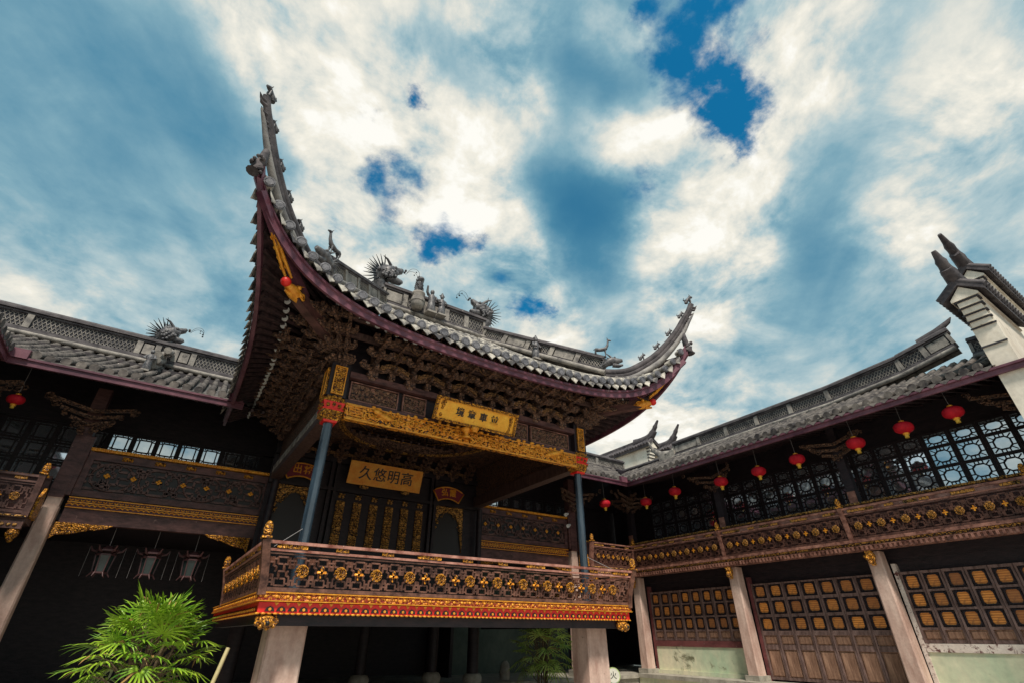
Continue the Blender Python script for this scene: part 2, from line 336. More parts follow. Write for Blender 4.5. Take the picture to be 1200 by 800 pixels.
M['plaster'] = m_mottle('cream_plaster', (.66, .58, .47), (.86, .80, .69), 1.9, (1, 1, .35), .85, .2, 0, .3, .6, ((.34, .29, .24), 2.6, .64))
M['plaster_green'] = m_mottle('mossy_plaster', (.50, .62, .43), (.82, .77, .56), 1.3, (1, 1, .5), .85, .2, 0, .32, .64, ((.17, .17, .10), 1.7, .60))
M['peel'] = m_mottle('peeling_white_paint', (.70, .58, .51), (.85, .76, .68), 3, (1, .5, 1), .7, .5, 0, .35, .6, ((.13, .05, .045), 7, .54))
M['peel_red'] = m_mottle('flaking_red_sill', (.10, .03, .03), (.20, .06, .06), 4, (1, .5, 1), .7, .4, 0, .35, .6, ((.48, .38, .35), 6, .62))
M['door_wood'] = m_mottle('weathered_door_boards', (.10, .042, .024), (.46, .27, .18), 3, (5, 5, .6), .7, .5, 0, .30, .66, ((.60, .46, .37), 6, .66))
M['door_frame'] = m_mottle('grey_plum_door_frame', (.075, .042, .036), (.27, .175, .155), 5, (2, 2, .6), .55, .45)
M['lantern'] = m_mottle('red_lantern_cloth', (.40, .006, .018), (.62, .016, .030), 9, (1, 1, .4), .62, .2, 0, .35, .65, None, .2)
M['yellow'] = m_plain('yellow_tassel', (.75, .48, .05), .6)
M['black'] = m_plain('black_ink', (.012, .010, .010), .5)
M['leaf'] = m_mottle('palm_leaf', (.075, .27, .018), (.46, .64, .05), 2.6, (1, 1, 1), .40, .1, 0, .32, .68, ((.50, .36, .10), 8, .70))
M['leaf_far'] = m_mottle('lightened_palm_leaf', (.20, .36, .05), (.50, .60, .14), 3, (1, 1, 1), .42, .1)  # lighter copy of the palm leaf, raised to offset the stage's shade
M['stem'] = m_mottle('palm_stem', (.10, .07, .04), (.22, .16, .09), 12, (1, 1, 3), .8, .5)
M['bamboo'] = m_mottle('bamboo', (.50, .42, .20), (.66, .58, .32), 4, (1, 1, 1), .5, .2)
M['paving'] = m_mottle('stone_paving', (.38, .34, .29), (.56, .51, .45), .8, (1, 1, 1), .8, .4)
M['sign_gold'] = m_mottle('gold_leaf_board', (.92, .38, .02), (1.0, .53, .05), 5, (1, 1, 1), .4, .3, .1, .35, .65, ((.66, .19, .015), 7, .64))
M['sign_amber'] = m_mottle('amber_board', (.92, .32, .02), (1.0, .46, .05), 6, (1, 1, 1), .5, .2, 0, .35, .65, ((.6, .2, .02), 9, .66))
M['plaque_red'] = m_plain('crimson_board', (.22, .02, .035), .5)
M['white_sign'] = m_plain('white_enamel', (.80, .80, .70), .35)
M['green_rim'] = m_plain('green_enamel', (.42, .55, .22), .4)
M['cord'] = m_plain('grey_cord', (.35, .33, .33), .6)
M['lamp_glass'] = m_plain('pale_lamp_glass', (.03, .05, .05), .2)
M['lamp_frame'] = m_plain('pink_brown_frame', (.10, .04, .042), .5)
def m_paper():
    m, T, b, v = pbr('amber_paper_pane')
    wv = T.node('ShaderNodeTexWave', wave_type='BANDS', bands_direction='Z'); wv.inputs['Scale'].default_value = 7; wv.inputs['Distortion'].default_value = 1.2
    T.l.new(v, wv.inputs['Vector'])
    ob = T.node('ShaderNodeObjectInfo')
    c = T.mix(wv.outputs['Fac'], (.55, .17, .025), (1.0, .42, .085))
    c = T.mix(T.rng(ob.outputs['Random'], 0, 1, 0, .85), c, (.30, .115, .045))
    c = T.mix(T.rng(T.noise(v, 9, 5, .65), .52, .68, 0, .6), c, (.16, .07, .035))
    T.put(b.inputs['Base Color'], c); b.inputs['Roughness'].default_value = .55
    return m
M['paper'] = m_paper()
def m_glass():
    m, T, b, v = pbr('reflecting_window_glass')
    n = T.noise(v, 1.6, 2, .5)
    T.put(b.inputs['Base Color'], T.mix(n, (.55, .68, .80), (.80, .86, .95))); b.inputs['Metallic'].default_value = .9
    b.inputs['Roughness'].default_value = .04
    bump(T, b, n, .12, .02)
    return m
M['glass'] = m_glass()
M['dark_plaster'] = m_mottle('shaded_plaster', (.05, .075, .065), (.11, .14, .115), 1.5, (1, 1, .6), .85, .2)  # mossy plaster darkened: the shade under the stage is put into its colour
M['gold_aged'] = m_carved('aged_gilding', (.72, .34, .06), (.12, .05, .028), 14., .52, .5, .08)
def m_clear():
    m, T, b, v = pbr('clear_window_glass')
    T.n.remove(b); tr = T.node('ShaderNodeBsdfTransparent'); gl = T.node('ShaderNodeBsdfGlossy'); mx = T.node('ShaderNodeMixShader'); fr = T.node('ShaderNodeFresnel')
    T.put(tr.inputs[0], T.mix(T.noise(v, 2.2, 3), (.52, .62, .68), (.84, .86, .88))); gl.inputs['Roughness'].default_value = .03; fr.inputs[0].default_value = 1.45
    T.l.new(fr.outputs[0], mx.inputs[0]); T.l.new(tr.outputs[0], mx.inputs[1]); T.l.new(gl.outputs[0], mx.inputs[2])
    T.l.new(mx.outputs[0], T.n['Material Output'].inputs[0]); return m
M['clear'] = m_clear()
M['coping'] = m_mottle('dark_coping_tile', (.030, .026, .032), (.115, .10, .105), 4, (1, 1, 1), .7, .5, 0, .35, .65, ((.24, .22, .2), 8, .66))
M['gal_lattice'] = m_mottle('dark_gallery_lattice', (.035, .014, .011), (.17, .078, .056), 7, (1, 1, 1), .5, .35)
M['brown_tip'] = m_plain('dry_palm_leaf', (.42, .26, .08), .6)
M['bat'] = m_carved('brown_gold_carving', (.42, .22, .085), (.035, .02, .018), 12., .52, .5, .05)
M['stage_boards'] = m_mottle('worn_bounce_boards', (.22, .13, .085), (.46, .31, .21), 4, (.5, 5, 1), .6, .3)  # worn floor, out of view, paled to bounce light up into the stage
M['oxblood'] = m_plain('oxblood_paint', (.10, .018, .016), .5)
# ================================================================ SETTING
g = MB(); g.box((-400, -300, -.3), (500, 700, 0)); gr = g.build('courtyard_ground', M['paving']); gr['kind'] = 'structure'
j = MB()
for i in range(-6, 22): j.box((i * .9 - .006, -4, 0), (i * .9 + .006, 13, .004))
for i in range(-6, 22): j.box((-6, i * .6 - .006, 0), (19, i * .6 + .006, .0036))
jo = j.build('paving_joints', M['ridge_dark']); jo['kind'] = 'structure'

CX = 4.62
W0, Y0, INS = 5.2, 6.45, .8
def inset(d): return INS * (1 - exp(-max(d, 0) / 1.25))
def zb(d): return 6.0 + 1.72 * exp(-max(d, 0) / .95)           # underside of the eave board
def zt(d): return zb(d) + .34 + .08 * exp(-d)                     # centre of the tile ends
def front_y(x): return Y0 + inset(W0 - abs(x))
def side_x(Y): return W0 - inset(Y - Y0)

class Fr:
    """a frame: a along, b up, c outwards"""
    def __init__(s, o, a, c): s.o = Vector(o); s.a = Vector(a).normalized(); s.c = Vector(c).normalized(); s.b = Vector((0, 0, 1))
    def p(s, a, b, c=0.): return s.o + s.a * a + s.b * b + s.c * c
def fbox(mb, f, a0, a1, b0, b1, c0, c1):
    lo = [f.p(a0, b0, c0), f.p(a1, b0, c0), f.p(a1, b0, c1), f.p(a0, b0, c1)]
    hi = [f.p(a0, b1, c0), f.p(a1, b1, c0), f.p(a1, b1, c1), f.p(a0, b1, c1)]
    if f.a.cross(f.c).z < 0: lo.reverse(); hi.reverse()
    mb.hexa(lo, hi)
def cham(mb, x0, y0, x1, y1, z0, z1, c=.03, bat=0.):
    """a square post with chamfered edges, leaning in by bat at the top"""
    def ring(k): return [(x0+c+k,y0+k),(x1-c-k,y0+k),(x1-k,y0+c+k),(x1-k,y1-c-k),(x1-c-k,y1-k),(x0+c+k,y1-k),(x0+k,y1-c-k),(x0+k,y0+c+k)]
    vs = [(*p, z0) for p in ring(0)] + [(*p, z1) for p in ring(bat)]
    mb.add(vs, [tuple(range(8))[::-1], tuple(range(8, 16))] + [(i, (i+1) % 8, 8+(i+1) % 8, 8+i) for i in range(8)])

MEANDER = [(0,.5,5,.5),(5,.5,5,2.2),(2,2.2,5,2.2),(2,2.2,2,4),(0,4,2.6,4),(0,2.2,.9,2.2),(0,5.8,3,5.8),(3,5.8,3,7.5),(0,7.5,3,7.5),(3,7.0,6,7.0),
           (6,7.5,6,5.2),(4.2,5.2,6,5.2),(4.2,4,4.2,5.2),(4.2,4,5.6,4),(6,6.2,8,6.2),(7,6.2,7,7.5),(6.4,2.2,8,2.2),(6.4,.5,6.4,3.2),(5,1.3,8,1.3),(7.2,2.2,7.2,3.3)]
def railing(parent, p0, p1, out, z0, z1, lean, nmed, mrail, mlat, posts, med_r=.085, gold='gold_carved', bt=.021, u_pad=.35, ext=(0, 0), post_dark=False):
    """a leaning balustrade with two handrails, fret lattice, gilded medallions and crosses"""
    p0, p1 = Vector((*p0, 0)), Vector((*p1, 0)); L = (p1 - p0).length; a = (p1 - p0).normalized(); out = Vector((*out, 0))
    H = z1 - z0
    def P(u, v, w=0.):
        e = lean * max(v, 0) ** 1.4; q = p0 + a * (u - ext[0]*e*(1-u/L) + ext[1]*e*u/L) + out * (lean * max(v, 0) ** 1.4 + w); return Vector((q.x, q.y, z0 + H * v))
    mb = MB()
    mb.bar(P(0, 1), P(L, 1), .055, .040); mb.bar(P(0, .84), P(L, .84), .045, .032); mb.cur = 1; mb.bar(P(0, .03), P(L, .03), .07, .05); mb.bar(P(0, .77), P(L, .77), .03, .018)
    rl = mb.build('railing', [mrail, mlat], parent)
    n = max(2, int(L / .62))
    for i in range(n):
        u = (i + .5) * L / n; wdt = .09 if i % 3 else .2
        gb = MB(); gb.bar(P(u - wdt, .92), P(u + wdt, .92), .045, .05); gb.build('gilded_rail_spacer', M['gold_fine' if gold == 'gold_carved' else 'gold_aged'], rl, P(u, .92))
    lat = MB(); pitch = (L - 2 * u_pad) / max(1, nmed - 1); cw = pitch / 4; hw = pitch / 2
    u_start = u_pad
    k0 = -int(math.ceil(u_start / cw)); k1 = int((L - u_start) / cw) + 1
    for k in range(k0, k1):
        mir = k % 2
        for (x1, y1, x2, y2) in MEANDER:
            if mir: x1, x2 = 8 - x1, 8 - x2
            if k % 4 >= 2: y1, y2 = 8 - y1, 8 - y2
            ua, ub = u_start + (k + x1 / 8) * cw, u_start + (k + x2 / 8) * cw
            ua, ub = min(max(ua, .02), L - .02), min(max(ub, .02), L - .02)
            va, vb = .07 + y1 / 8 * .67, .07 + y2 / 8 * .67
            if abs(ua - ub) < .001 and abs(va - vb) < .001: continue
            lat.bar(P(ua, va), P(ub, vb), .028, bt)
    lat.build('fret_lattice', mlat, rl)
    for i in range(nmed):
        u = u_start + i * pitch; c = P(u, .42, .02)
        m = MB(); m.disc(c, out, med_r, .03, 14); m.tube([c + out*.016 + (a*cos(t)+Vector((0,0,1))*sin(t))*med_r*.93 for t in [2*pi*q/14 for q in range(15)]], .011, 5, False)
        for q in range(7):
            t0 = q * 2 * pi / 7; m.tube([c + out*.02 + (a*cos(t0+s*.5)+Vector((0,0,1))*sin(t0+s*.5))*med_r*(.18+.2*s) for s in range(4)], .010, 4, False)
        m.build('medallion', M['gold_fine' if gold == 'gold_carved' else 'gold_aged'], rl, c)
        if i < nmed - 1:
            c = P(u + hw, .42, .02); ck = 1. if gold == 'gold_carved' else .7; m = MB(); m.bar(c - a*.052*ck, c + a*.052*ck, .03, .032*ck); m.bar(c - Vector((0,0,.062*ck)), c + Vector((0,0,.062*ck)), .03, .032*ck)
            for sx in (-1, 1): m.disc(c + a*.05*sx*ck + out*.004, out, .019*ck, .04, 8); m.disc(c + Vector((0,0,.06*sx*ck)) + out*.004, out, .019*ck, .04, 8)
            m.build('cross_flower', M[gold], rl, c)
    for u in posts:
        m = MB()
        prof = [(0, .0), (.25, .012), (.5, .05), (.75, .09), (1, .115), (1.08, .12)]
        pr = [P(u, v) for v in (-.08, .2, .45, .7, .9, 1.06)]
        for q, r in zip(pr[:-1], pr[1:]): m.bar(q, r, .10, .10, out)
        m.cur = 1; t = pr[-1]
        m.bar(t, t + Vector((0,0,.03)), .13, .13, out); m.lathe([(0,0),(.045,.0),(.055,.03),(.062,.08),(.055,.14),(.03,.19),(0,.2)], t + Vector((0,0,.03)), 10)
        m.build('post', [mlat if post_dark else mrail, M['gold_fine']], rl, pr[0])
    return rl

def scroll(mb, c, ax, up, r, turns=1.4, th=.016, sgn=1, n=14, start=0., nrm=None):
    pts = []
    for i in range(n):
        t = i / (n - 1); an = start + sgn * t * turns * 2 * pi; rr = r * (1 - .75 * t)
        pts.append(Vector(c) + Vector(ax) * cos(an) * rr + Vector(up) * sin(an) * rr)
    mb.tube(pts, [th * (1 - .4 * i / n) for i in range(n)], 5, True)

# ================================================================ OPERA STAGE
stage = thing('opera_stage', 'open opera stage with sweeping upturned tiled roof, gilded beam and fretwork railing on granite piers', 'stage', (CX, 10.5, 0))
def stage_base():
    # four granite piers
    for x in (1.74, 7.5):
        m = MB(); m.lathe([(.15, .62), (.15, 1.78)], (x, 13.2, 0), 14); m.cur = 1; m.lathe([(.20, .42), (.25, .48), (.25, .56), (.2, .64), (.15, .64)], (x, 13.2, 0), 18); m.build('rear_post', [M['wood_dark'], M['stone_grey']], stage, (x, 13.2, .42))
        for y in (8.55,):
            m = MB(); cham(m, x-.265, y-.265, x+.265, y+.265, 0, 1.64, .025, .012); m.box((x-.2, y-.2, 1.64), (x+.2, y+.2, 1.75))
            m.build('granite_pier', M['stone'], stage, (x, y, 0))
    m = MB(); m.box((1.40, 8.10, 1.78), (7.84, 13.5, 1.99)); m.box((1.28, 8.0, 1.60), (7.96, 8.16, 1.73)); m.box((1.30, 8.2, 1.62), (1.46, 13.3, 1.74)); m.box((7.78, 8.2, 1.62), (7.94, 13.3, 1.74))
    for k in range(7): m.box((1.5, 8.6 + k*.7, 1.66), (7.74, 8.72 + k*.7, 1.775))
    m.cur = 1; m.box((1.42, 8.12, 1.99), (7.82, 13.2, 2.004)); m.build('stage_floor', [M['wood_dark'], M['stage_boards']], stage)
    # friezes round three sides, mitred at the corners
    def band(name, mat, e, z0, z1, t):
        m = MB(); x0, x1, y0, y1 = 1.21 - e, 8.03 + e, 7.90 - e, 13.3
        m.box((x0, y0, z0), (x1, y0 + t, z1)); m.box((x0, y0 + t, z0), (x0 + t, y1, z1)); m.box((x1 - t, y0 + t, z0), (x1, y1, z1))
        return m
    m = band('b', None, .03, 1.895, 1.99, .22); o = m.build('orange_frieze', M['frieze_orange'], stage)
    b = MB(); e = .045
    for (z, h) in ((1.985, .014), (1.885, .012)):
        b.box((1.21-e, 7.90-e, z-h/2), (8.03+e, 7.98, z+h/2)); b.box((1.21-e, 7.98, z-h/2), (1.29, 13.3, z+h/2)); b.box((7.95, 7.98, z-h/2), (8.03+e, 13.3, z+h/2))
    for k in range(48):
        x = 1.27 + k * .1412; b.ball((x, 7.866, 1.937), (.026, .010, .020), 7, 4)
    for k in range(36):
        y = 7.98 + k * .145; b.ball((1.176, y, 1.937), (.010, .026, .020), 6, 4); b.ball((8.064, y, 1.937), (.010, .026, .020), 6, 4)
    b.build('gilded_beading', M['gold'], o)
    m = band('r', None, -.005, 1.745, 1.872, .2); o = m.build('red_frieze', M['red'], stage)
    d = MB(); gd = MB(); gl = MB()
    N = 46
    for k in range(N):
        x = 1.29 + (k + .5) * 6.66 / N
        y = 7.904
        d.prism([(x-.062, y, 1.768), (x-.045, y, 1.806), (x, y, 1.826), (x+.045, y, 1.806), (x+.062, y, 1.768)][::-1], (0, -.008, 0))
        gd.disc((x, y - .012, 1.788), (0, -1, 0), .019, .014, 8)
        gl.prism([(x+.072-.03, y, 1.868), (x+.072, y, 1.828), (x+.072+.03, y, 1.868)], (0, -.01, 0))
    for k in range(38):
        y = 8.05 + k * .138; x = 1.214
        d.prism([(x, y-.058, 1.768), (x, y-.04, 1.806), (x, y, 1.826), (x, y+.04, 1.806), (x, y+.058, 1.768)], (-.008, 0, 0)); gd.disc((x - .012, y, 1.788), (-1, 0, 0), .018, .014, 8)
    d.build('dark_petal_inlay', M['black'], o); gd.build('gilded_stud', M['gold'], o); gl.build('gilded_triangle_inlay', M['gold'], o)
    # scalloped gilt lip under the red frieze
    b = MB()
    for k in range(92):
        x = 1.22 + k * .0748; b.ball((x, 7.905, 1.738), (.034, .010, .013), 6, 4)
    for k in range(70):
        y = 7.95 + k * .075; b.ball((1.212, y, 1.738), (.010, .036, .013), 6, 4)
    b.box((1.215, 7.91, 1.738), (8.025, 7.97, 1.746)); b.build('gilded_scallop_edge', M['gold'], stage)
    for x in (1.36, 7.86):
        m = MB(); m.ball((x, 7.98, 1.65), (.13, .11, .085), 12, 8); m.ball((x, 7.86, 1.635), (.075, .06, .06), 10, 7)
        for k in range(9): t = k * 2 * pi / 9; m.ball((x + .12*cos(t), 7.94 + .03*sin(t), 1.65 + .075*sin(t)), .036, 7, 5)
        m.cur = 1; m.ball((x, 7.815, 1.625), .03, 8, 6)
        m.build('lion_head_bracket', [M['gold_fine'], M['black']], stage, (x, 7.98, 1.65))
stage_base()
railing(stage, (1.21, 7.90), (8.03, 7.90), (0, -1), 2.005, 2.60, .11, 12, M['rail'], M['rail_dark'], (0.0, 6.82), .085, u_pad=.48, ext=(1, 1), post_dark=True)
railing(stage, (1.21, 12.1), (1.21, 7.98), (-1, 0), 2.005, 2.60, .11, 8, M['rail'], M['rail_dark'], (0.03,), .085, u_pad=.3, ext=(0, 1), post_dark=True)
railing(stage, (8.03, 7.98), (8.03, 12.1), (1, 0), 2.005, 2.60, .11, 8, M['rail'], M['rail_dark'], (4.09,), .085, u_pad=.3, ext=(1, 0), post_dark=True)

def stage_frame():
    for x in (1.74, 7.5):
        for y in (8.55, 13.1):
            m = MB(); m.lathe([(.085, 2.0), (.085, 4.72)], (x, y, 0), 16); c = m.build('stage_column', M['pole'] if y < 10 else M['wood_dark'], stage, (x, y, 2.0))
            if y > 10: continue
            m = MB()
            def fr(z0, r0, z1, r1):
                v = [(x+sx*r0, y+sy*r0, z0) for sx, sy in ((-1,-1),(1,-1),(1,1),(-1,1))]; u = [(x+sx*r1, y+sy*r1, z1) for sx, sy in ((-1,-1),(1,-1),(1,1),(-1,1))]
                m.hexa(v, u)
            fr(4.70, .115, 4.735, .125); m.cur = 1; fr(4.737, .12, 4.90, .185); m.cur = 0; fr(4.902, .175, 4.925, .19)
            m.cur = 0; fr(4.927, .15, 5.06, .19); m.cur = 1; fr(5.062, .20, 5.085, .2); 
            for sx, sy in ((0,-1),(-1,0),(1,0)):
                tx, ty = -sy, sx
                for q in (-1, 0, 1):
                    m.ball((x+sx*.178+tx*q*.1, y+sy*.178+ty*q*.1, 4.99 + (.02 if q == 0 else 0)), (.036, .036, .036), 7, 5)
                    m.ball((x+sx*.16+tx*q*.1, y+sy*.16+ty*q*.1, 4.83), (.04, .04, .05), 7, 5)
            for k in range(11):
                t = k*2*pi/11; m.ball((x+.17*cos(t), y+.17*sin(t), 5.13), (.06, .06, .055), 7, 5)
            m.build('gilded_capital', [M['red'], M['gold_fine']], c, (x, y, 4.7))
    # corner posts above the capitals, with upright gilded panels
    for x, s in ((1.74, -1), (7.5, 1)):
        m = MB(); m.box((x-.17, 8.38, 5.17), (x+.17, 8.72, 6.1)); p = m.build('corner_post', M['wood_dark'], stage, (x, 8.55, 5.17))
        f1 = (x-.11, x+.11) if s < 0 else (x-.10, x+.09)
        for kind in ('front', 'side'):
            m = MB(); b = MB()
            if kind == 'front':
                x0, x1 = f1; m.box((x0, 8.345, 5.2), (x1, 8.378, 5.76)); y = 8.338
                for (u0, u1, v0, v1) in ((x0, x0+.018, 5.2, 5.76), (x1-.018, x1, 5.2, 5.76), (x0+.018, x1-.018, 5.2, 5.218), (x0+.018, x1-.018, 5.742, 5.76)): b.box((u0, y-.006, v0), (u1, y+.006, v1))
            else:
                xx = x + s*.172; m.box((xx, 8.43, 5.16), (xx + s*.033, 8.68, 5.72)); y = xx + s*.04
                for (u0, u1, v0, v1) in ((8.43, 8.448, 5.16, 5.72), (8.662, 8.68, 5.16, 5.72), (8.448, 8.662, 5.16, 5.178), (8.448, 8.662, 5.702, 5.72)): b.box((y-.006, u0, v0), (y+.006, u1, v1))
            o = m.build('gilded_corner_panel', M['gold_fine'], p); b.build('gold_border', M['gold'], o)
    # carved lintel
    m = MB(); m.box((1.94, 8.34, 4.80), (7.31, 8.50, 5.06)); lin = m.build('gilded_lintel', M['gold_carved'], stage)
    m = MB(); rnd = random.Random(3)
    m.box((1.94, 8.318, 4.775), (7.31, 8.345, 4.80)); m.box((1.94, 8.325, 5.06), (7.31, 8.345, 5.078))
    X = 2.35
    while X < 6.95:
        z = 4.93 + rnd.uniform(-.06, .06); r = rnd.uniform(.045, .1)
        scroll(m, (X, 8.325, z), (1, 0, 0), (0, 0, 1), r, rnd.uniform(1., 1.6), rnd.uniform(.010, .019), rnd.choice((-1, 1)), 12, rnd.uniform(0, 6))
        if rnd.random() < .6: m.ball((X + rnd.uniform(-.05, .05), 8.325, 4.93 + rnd.uniform(-.09, .11)), (rnd.uniform(.02, .05), .02, rnd.uniform(.015, .035)), 7, 5)
        X += rnd.uniform(.05, .085)
    for k in range(26):
        x = 2.4 + k * .18 + rnd.uniform(-.05, .05); m.ball((x, 8.33, 5.085 + rnd.uniform(-.01, .03)), (rnd.uniform(.03, .07), .03, rnd.uniform(.02, .04)), 7, 5)
    # leafy bosses and meander ends
    for x, s in ((2.5, 1), (6.75, -1)):
        for k in range(5): m.ball((x + s*k*.06, 8.31, 5.02 - k*.022), (.075, .035, .05), 8, 5)
    for x0, s in ((1.97, 1), (7.28, -1)):
        for k in range(3):
            e = k*.045; a0, a1, b0, b1 = x0+s*e, x0+s*(.33-e), 4.815+e, 5.045-e
            for q in ((a0,b0,a1,b0),(a1,b0,a1,b1),(a1,b1,a0,b1),(a0,b1,a0,b0+.05)): m.bar((q[0], 8.33, q[1]), (q[2], 8.33, q[3]), .02, .016)
    # central vase on the lintel
    m.lathe([(.10, 0), (.115, .03), (.06, .05), (.05, .12), (.10, .16), (.13, .19), (.12, .21)], (4.36, 8.27, 4.86), 12)
    m.build('lintel_relief', M['gold'], lin)
    # panelled frieze behind the sign board
    m = MB(); m.box((1.60, 8.52, 5.08), (7.64, 8.58, 7.05)); fz = m.build('frieze_board', M['wood_dark'], stage)
    m = MB(); m.box((1.92, 8.36, 5.60), (7.33, 8.50, 5.72)); m.box((1.92, 8.40, 5.085), (7.33, 8.50, 5.17)); m.build('upper_lintel', M['wood_purple'], stage)
    for (x0, x1) in ((1.98, 2.93), (3.02, 3.52), (5.56, 6.02), (6.10, 7.2)):
        m = MB(); m.box((x0+.03, 8.462, 5.235), (x1-.03, 8.498, 5.535)); o = m.build('carved_frieze_panel', M['carved_wood'], stage)
        b = MB()
        for q in ((x0, x0+.025, 5.2, 5.57), (x1-.025, x1, 5.2, 5.57), (x0+.025, x1-.025, 5.2, 5.222), (x0+.025, x1-.025, 5.552, 5.57)): b.box((q[0], 8.45, q[2]), (q[1], 8.499, q[3]))
        rnd = random.Random(int(x0*10))
        for k in range(int((x1-x0)*26)):
            scroll(b, (rnd.uniform(x0+.08, x1-.08), 8.462, rnd.uniform(5.28, 5.5)), (1,0,0), (0,0,1), rnd.uniform(.02,.045), 1.1, .008, rnd.choice((-1,1)), 7, rnd.uniform(0,6))
        b.build('panel_moulding', M['rail_far'], o)
    # side beams and side boards
    for x, s in ((1.74, -1), (7.5, 1)):
        m = MB(); m.box((x-.12, 8.72, 4.80), (x+.12, 13.3, 5.10)); bm = m.build('side_beam', M['wood_brown'], stage)
        b = MB()
        for k in range(40): 
            y = 8.8 + k*.11; xx = x + s*.128
            b.bar((xx, y, 4.93), (xx, y+.09, 5.07), .012, .012); b.bar((xx, y+.09, 4.93), (xx, y, 5.07), .012, .012)
        b.box((x+s*.121, 8.75, 5.075), (x+s*.133, 13.2, 5.09)); b.build('lattice_strip', M['ridge_pale'], bm)
        m = MB(); m.box((x-.04, 8.60, 5.10), (x+.04, 13.3, 7.05)); m.build('side_board', M['carved_wood'], stage)
    # ceiling with a round caisson
    C0 = (CX, 11.05); R = 1.95; zc = 5.98
    m = MB(); n = 48; circ = [(C0[0]+R*cos(2*pi*k/n), C0[1]+R*sin(2*pi*k/n), zc) for k in range(n)]
    def sq(k):
        t = 2*pi*k/n; c, s_ = cos(t), sin(t); kx = 2.9/abs(c) if abs(c) > 1e-6 else 1e9; ky = (2.5 if s_ < 0 else 2.3)/abs(s_) if abs(s_) > 1e-6 else 1e9; q = min(kx, ky)
        return (C0[0]+q*c, C0[1]+q*s_, zc)
    m.add(circ + [sq(k) for k in range(n)], [(k, (k+1) % n, n+(k+1) % n, n+k) for k in range(n)])
    m.lathe([(R, zc), (R-.02, zc+.14), (R-.25, zc+.22), (R-.3, zc+.34), (R-.7, zc+.5), (R-.75, zc+.6), (.5, zc+.9), (.05, zc+.95)], (*C0, 0), 48)
    ce = m.build('stage_ceiling', M['bracket'], stage)
    b = MB()
    for rr, z, th in ((R+.03, zc-.015, .035), (R+.14, zc-.012, .02), (R-.25, zc+.2, .025), (R-.72, zc+.52, .025)):
        b.tube([(C0[0]+rr*cos(2*pi*k/64), C0[1]+rr*sin(2*pi*k/64), z) for k in range(65)], th, 5, False)
    for k in range(120):
        t = 2*pi*k/120; b.ball((C0[0]+(R+.085)*cos(t), C0[1]+(R+.085)*sin(t), zc-.01), .022, 5, 4)
    b.build('caisson_ring', M['gold_dim'], ce)
    # back screen
    m = MB(); m.box((1.6, 13.36, 2.0), (7.64, 13.44, 6.2)); m.box((1.6, 13.2, 5.45), (7.64, 13.36, 5.58)); m.box((1.6, 13.24, 4.72), (7.64, 13.36, 4.80)); m.box((1.6,13.24,2.0),(7.64,13.36,3.3))
    for x in (3.02, 3.16, 5.92, 6.05): m.box((x, 13.22, 2.0), (x+.08, 13.36, 5.45))
    sc = m.build('back_screen', M['wood_dark'], stage)
    rnd = random.Random(5)
    for k in range(6):
        x = 3.43 + k * .445
        m = MB(); m.box((x-.105, 13.30, 3.40), (x+.105, 13.352, 4.50)); 
        for q in range(34):
            z = rnd.uniform(3.45, 4.46); xx = x + rnd.uniform(-.08, .08)
            if rnd.random() < .55: scroll(m, (xx, 13.29, z), (1,0,0), (0,0,1), rnd.uniform(.03,.06), 1.2, .012, rnd.choice((-1,1)), 8, rnd.uniform(0,6))
            else: m.ball((xx, 13.29, z), (rnd.uniform(.02,.045), .02, rnd.uniform(.02,.05)), 6, 4)
        m.build('gilded_screen_panel', M['gold_dim'], sc, (x, 13.3, 3.4))
        m = MB()
        for t in (.6, 2.2, 3.8, 5.4): m.ball((x + .055*cos(t), 13.33, 4.64 + .045*sin(t)), (.05, .02, .035), 6, 4)
        m.build('gilded_star', M['gold_dim'], sc, (x, 13.33, 4.64))
    for x in (2.28, 6.55):                     # two actors' doors with carved valances
        m = MB()
        for s in (-1, 1):
            m.prism([(x+s*.5, 13.3, 4.62), (x+s*.5, 13.3, 3.5), (x+s*.46, 13.3, 3.8), (x+s*.40, 13.3, 4.2), (x+s*.25, 13.3, 4.5), (x, 13.3, 4.56), (x, 13.3, 4.70), (x+s*.5, 13.3, 4.74)][::s], (0, .045, 0))
        for k in range(40):
            s = rnd.choice((-1, 1)); t = rnd.random(); scroll(m, (x + s*(.47 - .42*t**2), 13.29, 3.7 + t*.93), (1,0,0), (0,0,1), rnd.uniform(.025,.05), 1.2, .011, s, 8, rnd.uniform(0,6))
        m.build('carved_door_valance', M['gold_dim'], sc, (x, 13.3, 4.6))
        m = MB(); m.box((x-.46, 13.345, 2.05), (x+.46, 13.358, 4.62)); m.build('doorway_dark_sheet', M['black'], sc)  # black sheet standing in for the darkness of the open doorway
    return sc
screen = stage_frame()

